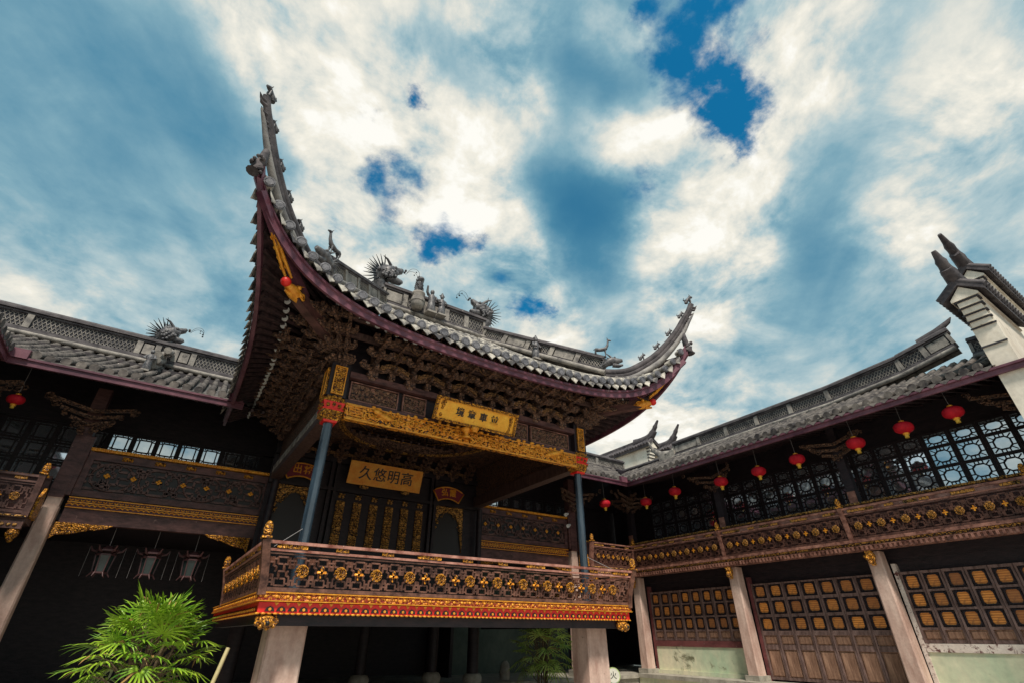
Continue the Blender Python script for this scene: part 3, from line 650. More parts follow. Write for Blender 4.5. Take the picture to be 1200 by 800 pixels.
# bracket clusters under the eaves -------------------------------------------------
def bracket_mesh(seed=0):
    rnd = random.Random(seed); m = MB()
    m.box((-.06, -.10, -.10), (.06, .0, .75)); m.box((-.10, -.14, -.05), (.10, .02, .06))
    for k in range(4):
        y = -.16 - .25 * k; z = .06 + .165 * k
        m.prism([(-.045, .0, z), (-.045, y-.12, z), (-.045, y-.17, z+.05), (-.045, y-.12, z+.1), (-.045, 0, z+.1)], (.09, 0, 0))
        # cross arm with rising, scrolled ends
        wd = .30 - .02 * k
        for s in (-1, 1):
            m.cur = 1
            m.prism([(0, y-.03, z+.02), (s*wd*.5, y-.03, z+.0), (s*wd*.85, y-.03, z+.03), (s*wd, y-.03, z+.10), (s*wd*.8, y-.03, z+.145), (s*wd*.45, y-.03, z+.10), (0, y-.03, z+.125)][::s], (0, .05, 0))
            m.cur = 0
            m.box((s*wd*.75-.045, y-.06, z+.10), (s*wd*.75+.045, y+.05, z+.16))
        m.box((-.06, y-.075, z+.09), (.06, y+.06, z+.165))
        m.cur = 1; m.ball((0, y-.16, z+.05), (.05, .06, .045), 7, 5); m.cur = 0
    return m.mesh('bracket_cluster', [M['bracket'], M['carved_wood']])
def bat_mesh():
    """curved carved plate between two clusters"""
    m = MB()
    for s in (-1, 1):
        m.prism([(0, 0, .02), (s*.16, 0, .0), (s*.30, 0, -.07), (s*.27, 0, .03), (s*.14, 0, .085), (0, 0, .10)][::s], (0, .03, 0))
        scroll(m, (s*.25, -.01, -.02), (1,0,0), (0,0,1), .05, 1.2, .012, s, 9)
        scroll(m, (s*.10, -.01, .05), (1,0,0), (0,0,1), .045, 1.2, .010, -s, 9)
    return m.mesh('carved_bat_plate', [M['bat']])
BR = [bracket_mesh(1)]; BAT = bat_mesh()
def stage_brackets():
    xs = [-2.3 + .77*k for k in range(7)]
    for x in xs: inst(BR[0], 'bracket_cluster', stage, (CX + x, 8.44, 5.74))
    for x in xs[:-1]: inst(BR[0], 'bracket_cluster', stage, (CX + x + .385, 8.46, 5.80), 0, (.62, .96, .96))
    for k in range(6):
        for q, (dy, dz) in enumerate(((-.24, .16), (-.42, .32), (-.60, .47), (-.78, .62))): inst(BAT, 'carved_bat_plate', stage, (CX - 1.92 + .77*k, 8.44 + dy, 5.74 + dz))
    for k in range(6):
        y = 8.95 + .77*k
        inst(BR[0], 'bracket_cluster', stage, (1.62, y, 5.74), -pi/2); inst(BR[0], 'bracket_cluster', stage, (7.62, y, 5.74), pi/2)
        if k < 5:
            inst(BR[0], 'bracket_cluster', stage, (1.64, y+.385, 5.80), -pi/2, (.62, .96, .96)); inst(BR[0], 'bracket_cluster', stage, (7.60, y+.385, 5.80), pi/2, (.62, .96, .96))
            inst(BAT, 'carved_bat_plate', stage, (1.22, y+.38, 6.1), -pi/2); inst(BAT, 'carved_bat_plate', stage, (8.02, y+.38, 6.1), pi/2)
    for s in (-1, 1):                          # fanned corner brackets
        x0 = CX + s*2.92
        for k, an in enumerate((15, 30, 45, 60, 75)):
            t = radians(an) ; rz = s * t
            inst(BR[0], 'bracket_cluster', stage, (x0 - s*.1, 8.52, 5.78), rz, (.7, 1.25 if an == 45 else 1.08, 1.0))
        # hip beam carrying the corner, with a painted dragon head
        m = MB(); a = Vector((x0, 8.55, 6.15)); b = Vector((CX + s*4.05, 7.38, 6.33)); c = Vector((CX + s*5.0, 6.58, 7.45))
        m.bar(a, b, .16, .22); m.build('hip_beam', M['wood_purple'], stage)
        m = MB(); m.bar(b + (a-b)*.15 + Vector((0,0,.12)), lerp(b, c, .5) + Vector((0,0,.02)), .12, .14); m.bar(lerp(b, c, .5) + Vector((0,0,.02)), c, .11, .12); hb = m.build('flying_hip_beam', M['fascia'], stage)
        dv = (b - a).normalized(); h = MB(); q = b + dv*.06 + Vector((0,0,-.02))
        h.tube([q - dv*.42, q - dv*.2, q - dv*.05, q + dv*.08, q + dv*.2], [.06, .085, .11, .10, .05], 9)
        up = Vector((0,0,1)); sd = dv.cross(up).normalized()
        for e in (-1, 1):
            h.ball(q + sd*.085*e + up*.08, .04, 7, 5); scroll(h, q - dv*.12 + sd*.1*e, dv, up, .08, 1.3, .016, e, 10)
            h.tube([q + dv*.02 + up*.1 + sd*.05*e, q - dv*.12 + up*.2 + sd*.08*e], [.022, .006], 5)
        h.tube([q + dv*.05 - up*.09, q + dv*.2 - up*.12], [.045, .02], 6)
        h.cur = 1; h.ball(q + dv*.24 + up*.02, .085, 10, 7)
        h.build('dragon_head_beam_end', [M['gold'], M['red']], stage, q)
        g = MB(); d2 = (c - b).normalized(); s2 = d2.cross(up).normalized()
        for e in (-.05, .05):
            A = lerp(b, c, .18) - up*.05 + s2*e; B = lerp(b, c, .82) - up*.03 + s2*e*.4
            g.tube([A, lerp(A, B, .3) - up*.02, lerp(A, B, .6), B], [.02, .035, .03, .012], 6)
            for t in (.2, .35, .5, .65): scroll(g, lerp(A, B, t) - up*.03, d2, s2, .045, 1.2, .012, 1, 8)
        g.build('gilded_phoenix_strut', M['gold'], stage, lerp(b, c, .5))
    # purlins joining the cluster heads
    m = MB()
    for (dy, z) in ((-.45, 6.26), (-.72, 6.46)):
        Y = 8.44 + dy; ex = 2.92 - dy*.9
        m.bar((CX-ex, Y, z), (CX+ex, Y, z), .09, .10); m.bar((CX-ex, Y, z), (CX-ex, 13.2, z), .09, .10); m.bar((CX+ex, Y, z), (CX+ex, 13.2, z), .09, .10)
    m.build('eave_purlin', M['wood_brown'], stage)
stage_brackets()
for k in range(11): inst(BR[0], 'bracket_cluster', stage, (2.2 + .485*k, 13.22, 5.50), 0, (.62, .45, .62))
for k in range(10): inst(BAT, 'carved_bat_plate', stage, (2.44 + .485*k, 13.15, 5.62))

# roof -----------------------------------------------------------------------------
RH = 1.55; RY = 11.1
def q_(t): return .90*t + .10*t*t
def roof_f(x, Y):
    ye = front_y(x); d = W0 - abs(x); return 6.36 + 2.87*q_(max(0, (Y-ye)/(RY-ye))) + (zt(d)-6.36)*exp(-(Y-ye)/1.5)
def roof_s(ax, Y):
    xe = side_x(Y); d = Y - Y0; t = max(0, (xe-ax)/(xe-RH)); return 6.36 + 2.87*q_(t) + (zt(d)-6.36)*exp(-(xe-ax)/1.3)
def hip_y(ax):
    if ax <= RH: return RY
    if ax <= 4.4: return 7.2 + (4.4-ax)*3.9/2.85
    return 7.2 - (ax-4.4)*.9375
def hip_x(Y):
    if Y >= RY: return RH
    if Y >= 7.2: return 4.4 - (Y-7.2)*2.85/3.9
    return 4.4 + (7.2-Y)/.9375
def tile_row(mb, pts, r, seg=.21, n=6):
    """pts: dense polyline; overlapping barrel tiles"""
    out = [Vector(pts[0])]; acc = 0; P = [Vector(p) for p in pts]; rr = [r]
    tot = [0]
    for a, b in zip(P[:-1], P[1:]): tot.append(tot[-1] + (b-a).length)
    L = tot[-1]; k = 1
    def at(s):
        for i in range(len(P)-1):
            if s <= tot[i+1]: return lerp(P[i], P[i+1], (s-tot[i])/max(1e-6, tot[i+1]-tot[i]))
        return P[-1]
    s = 0
    while s + seg < L:
        out.append(at(s+seg-.012)); rr.append(r*.88); out.append(at(s+seg)); rr.append(r*1.02); s += seg
    out.append(P[-1]); rr.append(r*.9)
    mb.tube(out, rr, n, False)
def drip(mb, c, a, out, w=.105, h=.17):
    """pointed leaf-shaped drip tile"""
    c, a, out = Vector(c), Vector(a), Vector(out); dn = Vector((0, 0, -1))*.94 + out*.34
    pl = [c - a*w, c - a*w*.8 + dn*h*.4, c - a*w*.3 + dn*h*.72, c + dn*h, c + a*w*.3 + dn*h*.72, c + a*w*.8 + dn*h*.4, c + a*w]
    mb.prism(pl, out*-.022)
def stage_roof():
    rows = MB(); ends = MB(); drips = MB(); rnd = random.Random(11)
    SP = .235; n = int(4.98/SP)
    for k in range(-n, n+1):
        x = k*SP; ye = front_y(x); yh = hip_y(abs(x)); N = 14
        pts = [(CX+x, lerp(ye-.02, max(yh, ye+.12), i/N), roof_f(x, lerp(ye, max(yh, ye+.12), i/N))) for i in range(N+1)]
        jz = rnd.uniform(-.012, .012); pts = [(p[0]+rnd.uniform(-.004,.004), p[1], p[2]+jz) for p in pts]
        tile_row(rows, pts, .083)
        dv = (Vector(pts[0])-Vector(pts[1])).normalized(); c = Vector(pts[0]) + Vector((0, -.01, 0)); ends.disc(c, Vector((0, -1, -.12)), .090, .035, 14); ends.tube([c + Vector((.068*cos(t), -.022, .068*sin(t))) for t in [2*pi*q/12 for q in range(13)]], .009, 4, False)
        xm = x + SP/2
        if abs(xm) < 5.0:
            sl = (zt(W0-abs(xm-.05)) - zt(W0-abs(xm+.05))) / -.1
            a = Vector((1, (front_y(xm+.05)-front_y(xm-.05))/.1, sl)).normalized()
            drip(drips, (CX+xm, front_y(xm)-.03, zt(W0-abs(xm))-.055), a, (0, -1, 0))
    for s in (-1, 1):
        Y = Y0 + .2
        while Y < 13.2:
            xe = side_x(Y); xh = max(RH, hip_x(Y)) if Y < RY else RH; xh = min(xh, xe-.12); N = 12
            pts = [(CX+s*lerp(xe+.02, xh, i/N), Y, roof_s(lerp(xe, xh, i/N), Y)) for i in range(N+1)]
            tile_row(rows, pts, .083); c = Vector(pts[0]) + Vector((s*.01, 0, 0)); ends.disc(c, Vector((s, 0, -.12)), .088, .035, 12)
            Ym = Y + SP/2; sl = (zt(Ym+.05-Y0)-zt(Ym-.05-Y0))/.1
            a = Vector((s*(side_x(Ym+.05)-side_x(Ym-.05))/.1, 1, sl)).normalized()
            drip(drips, (CX+s*(side_x(Ym)+.03), Ym, zt(Ym-Y0)-.055), a, (s, 0, 0), .105, .19)
            Y += SP
    pan = MB(); N = 16
    pan.grid([[(CX+x, lerp(front_y(x), hip_y(abs(x))+.02, i/N), roof_f(x, lerp(front_y(x), hip_y(abs(x))+.02, i/N))-.055) for i in range(N+1)] for x in [-5.15+10.3*k/60 for k in range(61)]], True)
    for s in (-1, 1):
        ys = [Y0+.05+7.2*k/44 for k in range(45)]
        pan.grid([[(CX+s*lerp(side_x(Y), min(hip_x(Y) if Y < RY else RH, side_x(Y)-.02), i/N), Y, roof_s(lerp(side_x(Y), min(hip_x(Y) if Y < RY else RH, side_x(Y)-.02), i/N), Y)-.055) for i in range(N+1)] for Y in ys], True)
    pan.grid([[(CX-RH, RY, 9.2), (CX+RH, RY, 9.2)], [(CX-RH, 13.7, 7.6), (CX+RH, 13.7, 7.6)]])
    rf = pan.build('stage_roof', M['tile_pan'], stage)
    rows.build('barrel_tiles', M['tile_pale'], rf); ends.build('round_tile_ends', M['tile_end'], rf); drips.build('drip_tiles', M['tile_pale'], rf)
    # eave board
    f = MB(); K = 64
    def prof(P, out, d):
        h = .145 + .14*exp(-d/1.2); o = Vector(out)
        return [Vector((*P, zb(d))), Vector((*P, zb(d))) - o*.06, Vector((*P, zb(d)+h)) - o*.06, Vector((*P, zb(d)+h)) + o*.03, Vector((*P, zb(d)+h-.045)) + o*.03, Vector((*P, zb(d)+h-.06)) + o*.0, Vector((*P, zb(d)))]
    f.grid([prof((CX+x, front_y(x)+.05), (0, -1, 0), W0-abs(x)) for x in [-(W0-.04)+2*(W0-.04)*k/K for k in range(K+1)]], False)
    for s in (-1, 1): f.grid([prof((CX+s*(side_x(Y)-.05), Y), (s, 0, 0), Y-Y0) for Y in [Y0+.05+7.1*k/K for k in range(K+1)]], False)
    f.build('eave_fascia', M['fascia'], rf)
    # soffit: boards and two layers of rafters
    so_ = MB(); K = 56
    def inn(x): return Vector((CX + x*.6, 8.62, 7.0))
    def low(x): d = W0-abs(x); return Vector((CX+x, front_y(x)+.07, zb(d)+.09))
    so_.grid([[lerp(low(x), inn(x), t/5) for t in range(6)] for x in [-5.1+10.2*k/K for k in range(K+1)]])
    def inS(Y, s): t = (Y-Y0)/7.2; return Vector((CX+s*2.95, 8.62+max(0, t)*4.9, 7.0))
    def lowS(Y, s): return Vector((CX+s*(side_x(Y)-.07), Y, zb(Y-Y0)+.09))
    for s in (-1, 1): so_.grid([[lerp(lowS(Y, s), inS(Y, s), t/5) for t in range(6)] for Y in [Y0+.08+7.1*k/K for k in range(K+1)]])
    for k in range(45):
        x = -4.95+9.9*k/44; A, B = low(x), inn(x); dz = Vector((0, 0, -.05)); so_.cur = 0
        so_.bar(lerp(A, B, .05)+dz, lerp(A, B, .45)+dz, .065, .06); so_.tube([lerp(A, B, .34)+dz*1.7, lerp(A, B, 1.)+dz*1.9], .048, 8)
        so_.cur = 1; e = lerp(A, B, .34)+dz*1.7; so_.disc(e + (A-B).normalized()*.012, (A-B), .062, .02, 10)
    for s in (-1, 1):
        for k in range(32):
            Y = Y0+.25+6.8*k/31; A, B = lowS(Y, s), inS(Y, s); dz = Vector((0, 0, -.05)); so_.cur = 0
            so_.bar(lerp(A, B, .05)+dz, lerp(A, B, .45)+dz, .065, .06); so_.tube([lerp(A, B, .34)+dz*1.7, lerp(A, B, 1.)+dz*1.9], .048, 8)
            so_.cur = 1; e = lerp(A, B, .34)+dz*1.7; so_.disc(e + (A-B).normalized()*.012, (A-B), .062, .02, 10)
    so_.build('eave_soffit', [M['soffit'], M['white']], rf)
    return rf
roof = stage_roof()

# ridges ----------------------------------------------------------------------------
def ridge_band(parent, name, p0, p1, h, solid=(), panels=1, posts=True, cell=.085, thick=.22, roll=.07, side=None, mats=None):
    """a roof ridge: roll, plinth, pierced lattice band between solid blocks, coping roll"""
    p0, p1 = Vector(p0), Vector(p1); L = (p1-p0).length; d = (p1-p0).normalized(); up = Vector((0, 0, 1))
    sd = d.cross(up).normalized(); m = MB(); P = lambda t, z, c=0.: lerp(p0, p1, t) + up*z + sd*c
    m.cur = 2; m.bar(P(0, h*.5), P(1, h*.5), thick*.45, h*.8)
    m.cur = 0; m.bar(P(0, h*.10), P(1, h*.10), thick*1.15, h*.16); m.bar(P(0, h*.215), P(1, h*.215), thick*.9, h*.06)
    m.bar(P(0, h*.80), P(1, h*.80), thick*.9, h*.06); m.bar(P(0, h*.90), P(1, h*.90), thick*1.25, h*.10)
    m.tube([P(0, h*.97), P(1, h*.97)], thick*.36, 8)
    m.cur = 1
    for c in (-1, 1): m.tube([P(0, -.01, c*thick*.72), P(1, -.01, c*thick*.72)], roll, 8)
    n = max(1, panels); z0, z1 = h*.25, h*.77
    for k in range(n):
        t0, t1 = k/n, (k+1)/n; bl = .07/L*1.0
        for c in (-1, 1):
            m.cur = 1; cc = c*thick*.34
            m.bar(P(t0, (z0+z1)/2, cc), P(min(1, t0+bl), (z0+z1)/2, cc), thick*.25, z1-z0)
            m.bar(P(t1-bl, (z0+z1)/2, cc), P(t1, (z0+z1)/2, cc), thick*.25, z1-z0)
            if k in solid:
                m.bar(P(t0+bl*1.5, (z0+z1)/2, cc), P(t1-bl*1.5, (z0+z1)/2, cc), thick*.12, (z1-z0)*.8); continue
            m.cur = 0; cc = c*thick*.27
            q0, q1 = t0+bl*1.3, t1-bl*1.3; w_ = (q1-q0)*L; nc = max(1, int(w_/cell)); zz0, zz1 = z0+.01, z1-.01
            m.bar(P(q0, zz0, cc), P(q1, zz0, cc), .03, .02); m.bar(P(q0, zz1, cc), P(q1, zz1, cc), .03, .02)
            m.cur = 1
            for i in range(nc):
                a, b = lerp(q0, q1, i/nc), lerp(q0, q1, (i+1)/nc)
                if (zz1-zz0) > 1.6*cell:
                    zm = (zz0+zz1)/2
                    for u0, u1 in ((zz0, zm), (zm, zz1)):
                        m.bar(P(a, u0, cc), P(b, u1, cc), .016, .013); m.bar(P(a, u1, cc), P(b, u0, cc), .016, .013)
                else:
                    m.bar(P(a, zz0, cc), P(b, zz1, cc), .016, .013); m.bar(P(a, zz1, cc), P(b, zz0, cc), .016, .013)
    return m.build(name, mats or [M['ridge'], M['ridge_pale'], M['ridge_dark']], parent)
HIPC = [(3.55, 8.0, 7.42), (3.8, 7.77, 7.38), (4.05, 7.53, 7.42), (4.4, 7.2, 7.66), (4.6, 7.02, 7.86), (4.8, 6.83, 8.12), (5.0, 6.64, 8.44), (5.15, 6.5, 8.74), (5.28, 6.38, 8.98), (5.37, 6.30, 9.22)]
def smooth(pts, k=4):
    P = [Vector(p) for p in pts]; out = []
    for i in range(len(P)-1):
        a, b, c, d = P[max(i-1, 0)], P[i], P[i+1], P[min(i+2, len(P)-1)]
        for j in range(k):
            t = j/k; out.append(.5*((2*b)+(-a+c)*t+(2*a-5*b+4*c-d)*t*t+(-a+3*b-3*c+d)*t**3))
    out.append(P[-1]); return out
def stage_ridges():
    ridge_band(roof, 'main_ridge', (CX-RH-.1, RY, 9.22), (CX+RH+.1, RY, 9.22), .78, (0, 2), 5, thick=.26)
    for s in (-1, 1):
        a = Vector((CX+s*1.62, 10.95, 9.1)); b = Vector((CX+s*3.6, 7.98, 7.27))
        ridge_band(roof, 'sloping_ridge', a, b, .50, (1, 3), 5, thick=.22)
        # upturned corner ridge: three stacked rolls that taper to the horn
        C = [Vector((CX+s*p[0], p[1], p[2])) for p in smooth(HIPC)]; n = len(C)
        m = MB()
        dvs = [(C[min(i+1, n-1)]-C[max(i-1, 0)]).normalized() for i in range(n)]
        ups = [(Vector((0,0,1)) - d*d.z).normalized() for d in dvs]
        tp = [i/(n-1) for i in range(n)]
        m.tube([c-u*.08*(1-t*.6) for c, u, t in zip(C, ups, tp)], [.105*(1-t*.42) for t in tp], 8, True, .8)
        m.tube([c-u*.20*(1-t*.7) for c, u, t in zip(C, ups, tp)], [.10*(1-t*.45) for t in tp], 8, True, .65)
        m.cur = 1
        k1 = int(n*.90); m.tube([c-u*(.34-.18*t) for c, u, t in zip(C[:k1], ups, tp)], [.10*(1-t/.92)**.55+.006 for t in tp[:k1]], 8)
        m.cur = 0
        for k in range(9):               # leaf-like barbs below the horn
            i = int(n*(.60+.042*k)); c, u = C[min(i, n-1)], ups[min(i, n-1)]; d = dvs[min(i, n-1)]; o = Vector((s*.7, -.7, 0)); q = c-u*.19*(1-.7*i/n)
            m.tube([q, q-u*.06+o*.05, q-u*.07+o*.10+Vector((0,0,.07))], [.045, .032, .004], 5)
        m.build('upturned_corner_ridge', [M['coping'], M['tile']], roof, C[0])
        m = MB(); c = Vector((CX+s*5.14, 6.52, 7.95))   # plaster-wrapped corner tile
        m.tube([c+Vector((s*.06,-.06,-.28)), c+Vector((s*.03,-.03,-.1)), c, c+Vector((-s*.02,.02,.35)), c+Vector((0,0,.62))], [.10, .10, .085, .06, .02], 10)
        for k in range(14): t = k*2*pi/14; m.ball(c+Vector((.085*cos(t)+s*.04, .085*sin(t)-.04, -.22+.30*(k/14)+.03*sin(3*t))), .032, 6, 4)
        m.build('carved_corner_tile', M['ridge'], roof, c)
stage_ridges()
# ================================================================ GALLERIES
hall = thing('rear_hall', 'two storey dark timber hall behind the stage with carved parapet and gilded mouldings', 'hall', (CX, 15, 0))
gal = thing('side_gallery', 'two storey timber gallery on the right with balcony, amber paned doors and long tiled roof', 'gallery', (15, 7, 0))

def leaf(parent, f, a0, a1, b0, b1, rows, kind, name, panel_rows=(), plain=False):
    """one lattice leaf in frame f; rows: (z0, z1) of each pane; panel_rows: (z0, z1) of solid boards"""
    m = MB(); st = .042 if kind == 'paper' else .055
    fbox(m, f, a0, a0+st, b0, b1, -.03, .03); fbox(m, f, a1-st, a1, b0, b1, -.03, .03)
    edges = sorted([r for r in rows] + [p for p in panel_rows]); zz = b0
    for (z0, z1) in edges: fbox(m, f, a0+st, a1-st, zz, z0, -.026, .026); zz = z1
    if zz < b1: fbox(m, f, a0+st, a1-st, zz, b1, -.026, .026)
    c = f.p((a0+a1)/2, b0, 0)
    lf = m.build(name, M['door_frame'] if kind == 'paper' else M['wood_dark'], parent, c)
    A0, A1 = a0+st, a1-st; wd = A1-A0
    if kind == 'paper':
        m = MB()
        for (z0, z1) in rows: fbox(m, f, A0, A1, z0, z1, -.028, -.018)
        m.build('backing_board', M['wood_dark'], lf)
    for (z0, z1) in rows:
        h = z1-z0; mx, mz = (.13*wd, .10*h) if kind == 'paper' else ((.17*wd, .10*h) if plain else (.17*wd, .17*h))
        r = MB(); q = .15 if kind == 'paper' else .07 if plain else .25; bw = .02 if kind == 'paper' else .032
        x0, x1, y0, y1 = A0+mx, A1-mx, z0+mz, z1-mz; cx_, cy_ = (x1-x0)*q, (y1-y0)*q
        oc = [(x0+cx_,y0),(x1-cx_,y0),(x1,y0+cy_),(x1,y1-cy_),(x1-cx_,y1),(x0+cx_,y1),(x0,y1-cy_),(x0,y0+cy_)]
        for i in range(8):
            p_, n_ = oc[i], oc[(i+1) % 8]; r.bar(f.p(p_[0], p_[1], .004), f.p(n_[0], n_[1], .004), bw, .024, f.c)
        tk = [(x0+cx_, y0, x0+cx_, z0), (x1-cx_, y0, x1-cx_, z0), (x0+cx_, y1, x0+cx_, z1), (x1-cx_, y1, x1-cx_, z1), (x0, y0+cy_, A0, y0+cy_), (x0, y1-cy_, A0, y1-cy_), (x1, y0+cy_, A1, y0+cy_), (x1, y1-cy_, A1, y1-cy_),
              ((x0+x1)/2, y0, (x0+x1)/2, z0), ((x0+x1)/2, y1, (x0+x1)/2, z1), (x0+cx_*.5, y0+cy_*.5, A0+.3*mx, z0+.3*mz), (x1-cx_*.5, y0+cy_*.5, A1-.3*mx, z0+.3*mz), (x0+cx_*.5, y1-cy_*.5, A0+.3*mx, z1-.3*mz), (x1-cx_*.5, y1-cy_*.5, A1-.3*mx, z1-.3*mz)]
        for (u0, v0, u1, v1) in tk: r.bar(f.p(u0, v0, .002), f.p(u1, v1, .002), bw*.75, .016, f.c)
        r.build('lattice_ring', M['wood_dark'], lf)
        p = MB()
        if kind == 'paper':
            p.prism([f.p(u, v, -.016) for (u, v) in oc][::1], f.c*.008); p.build('amber_pane', M['paper'], lf, f.p((A0+A1)/2, (z0+z1)/2, -.012))
    if kind in ('glass', 'clear'):
        p = MB(); fbox(p, f, A0, A1, b0+.02, b1-.02, -.022, -.012); p.build('glass_pane', M[kind], lf)
    for (z0, z1) in panel_rows:
        p = MB(); fbox(p, f, A0, A1, z0, z1, -.024, -.006); fbox(p, f, A0+.035, A1-.035, z0+.03, z1-.03, -.006, .012)
        p.build('door_board', M['door_wood'], lf, f.p((A0+A1)/2, z0, 0))
    return lf

def wing_roof(parent, f, ranges, depth, z0, z1, valley, name, board=(5.96, 6.10), mat='tile_wing'):
    """straight tiled slope: f.a along the eave, slope runs towards -f.c; ranges: eave span; valley(a) -> start distance up the slope"""
    def zz(t): return z0 + (z1-z0)*(.86*t+.14*t*t)
    rows = MB(); dr = MB(); a0, a1 = ranges; SP = .235; n = int((a1-a0)/SP); rnd = random.Random(2)
    for k in range(n):
        a = a0+(k+.5)*SP; s0 = valley(a)
        if s0 is None or s0 >= depth-.1: continue
        jz = rnd.uniform(-.022, .022)
        pts = [f.p(a+rnd.uniform(-.012, .012), zz(lerp(s0, depth, i/9)/depth)+jz, -lerp(s0, depth, i/9)) for i in range(10)]
        tile_row(rows, pts, .082, .19, 6)
        if s0 < .01:
            c = pts[0]+f.c*.01; rows.disc(c, f.c, .088, .03, 10)
            drip(dr, f.p(a+SP/2, z0-.05, .02), f.a, f.c, .10, .11)
    pan = MB(); N = 6; K = 80; g_ = []
    for k in range(K+1):
        a = lerp(a0, a1, k/K); s0 = valley(a)
        if s0 is None: s0 = depth-.02
        s0 = min(s0, depth-.02); g_.append([f.p(a, zz(lerp(s0, depth, i/N)/depth)-.05, -lerp(s0, depth, i/N)) for i in range(N+1)])
    pan.grid(g_, True)
    rf = pan.build(name, M['tile_pan'], parent); rows.build('barrel_tiles', M[mat], rf); dr.build('drip_tiles', M[mat], rf)
    return rf

# ---- rear hall
fh = Fr((0, 12.12, 0), (1, 0, 0), (0, -1, 0)); VX0, VX1 = CX-8.22, CX+8.22; D1, D2 = 3.9, 3.46
def val_h(a):
    if a < VX0: return (VX0-a)*D1/D2
    if a > VX1: return (a-VX1)*D1/D2
    if 0.2 < a < 9.05: return 1.3 if .7 < a < 8.55 else .0     # the stage roof sits in front here
    return 0.
def build_hall():
    rf = wing_roof(hall, fh, (VX0-3.3, VX1+3.4), D1, 6.20, 8.15, val_h, 'hall_roof')
    m = MB(); 
    for (xa, xb) in ((VX0, .52), (8.72, VX1)):
        m = MB(); m.box((xa, 12.06, 5.95), (xb, 12.12, 6.09)); m.box((xa, 12.03, 6.06), (xb, 12.06, 6.10)); m.build('eave_fascia', M['fascia'], rf)
    m = MB(); m.grid([[(VX0-3.3, 16, 8.12), (VX1+3.4, 16, 8.12)], [(VX0-3.3, 17.2, 7.5), (VX1+3.4, 17.2, 7.5)], [(VX0-3.3, 18.2, 7.1), (VX1+3.4, 18.2, 7.1)]]); m.build('rear_slope', M['tile_wing'], rf)
    m = MB(); m.add([(VX0, 12.12, 6.04), (VX1, 12.12, 6.04), (VX1+1.4, 13.7, 6.6), (VX0-1.4, 13.7, 6.6)], [(0, 1, 2, 3)])
    for k in range(70):
        x = VX0+.1+k*.235
        if x < VX1-.1: m.bar((x, 12.14, 6.0), (x, 13.6, 6.5), .06, .06)
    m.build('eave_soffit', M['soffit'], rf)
    for x in (VX0+.12, .33, VX1-.16):
        m = MB(); m.box((x-.15, 12.00, 6.06), (x+.15, 12.05, 6.25)); m.box((x-.15, 12.05, 6.06), (x-.12, 12.3, 6.27)); m.box((x+.12, 12.05, 6.06), (x+.15, 12.3, 6.27)); m.build('gutter_box', M['fascia'], rf)
    ridge_band(rf, 'main_ridge', (-7.2, 16, 8.17), (-2.35, 16, 8.17), .76, (), 2, cell=.09, thick=.26)
    ridge_band(rf, 'main_ridge', (-2.35, 16, 8.17), (-1.0, 16, 8.17), .76, (0, 2), 3, cell=.09, thick=.26)
    ridge_band(rf, 'main_ridge', (-1.0, 16, 8.17), (3.2, 16, 8.17), .76, (2,), 3, cell=.09, thick=.26)
    ridge_band(rf, 'main_ridge', (10, 16, 8.02), (16.9, 16, 7.95), .58, (), 4, cell=.09, thick=.24)
    # short stepped ridge running down the slope under the dragon
    m = MB()
    for q, (y0, y1, dz, r) in enumerate(((15.8, 14.35, .10, .10), (15.8, 14.5, .26, .10), (15.85, 14.7, .42, .10), (15.85, 15.0, .56, .10))):
        zz = lambda y: 6.2+1.95*(.86*((y-12.12)/D1)+.14*((y-12.12)/D1)**2)
        P = [(-1.72+(.05*q if q % 2 else 0), lerp(y0, y1, i/6), zz(lerp(y0, y1, i/6))+dz+.12*(i/6)**3) for i in range(7)]
        m.tube(P, r, 8)
    m.bar((-1.72, 15.8, 8.2), (-1.72, 14.45, 7.5), .12, .4); m.build('descending_ridge', M['ridge_pale'], rf)
    # stone platform, posts, floors, walls
    m = MB(); m.box((-9, 13.15, 0), (19, 19.5, .42)); m.box((-9, 13.08, .34), (19, 13.15, .42)); m.build('stone_platform', M['stone_grey'], hall)
    for x in (CX-6.83, CX+6.83):
        m = MB(); cham(m, x-.17, 13.43, x+.17, 13.77, .42, 3.72, .03, .035); m.box((x-.12, 13.50, 3.72), (x+.12, 13.70, 3.9)); m.cur = 1; cham(m, x-.25, 13.35, x+.25, 13.85, .42, .58, .04); m.build('stone_post', [M['stone'], M['stone_grey']], hall, (x, 13.6, .42))
        s = -1 if x < CX else 1
        m = MB(); m.box((x-.13, 13.47, 3.9), (x+.13, 13.73, 6.3)); m.box((x-s*.16-.05, 13.48, 3.96), (x-s*.16+.05, 13.6, 5.2)); m.build('timber_post', M['wood_purple'], hall, (x, 13.6, 3.9))
    for x, s in ((CX-6.83, 1), (CX+6.83, -1), (1.72, -1), (7.52, 1)):
        m = MB(); m.prism([(x+s*.18, 13.50, 3.44), (x+s*1.12, 13.50, 3.44), (x+s*1.0, 13.50, 3.37), (x+s*.75, 13.50, 3.33), (x+s*.5, 13.50, 3.24), (x+s*.25, 13.50, 3.20), (x+s*.18, 13.50, 3.12)][::-s], (0, .06, 0))
        rnd = random.Random(9)
        for k in range(16): t = rnd.random(); scroll(m, (x+s*(.24+.8*t), 13.49, 3.40-.10*(1-t)*rnd.uniform(.3, 1.6)), (1,0,0), (0,0,1), rnd.uniform(.04,.075)*(1-.5*t), 1.3, .014, rnd.choice((-1,1)), 9, rnd.uniform(0,6))
        m.build('gilded_corner_bracket', M['gold_fine'], hall, (x, 13.5, 3.44))
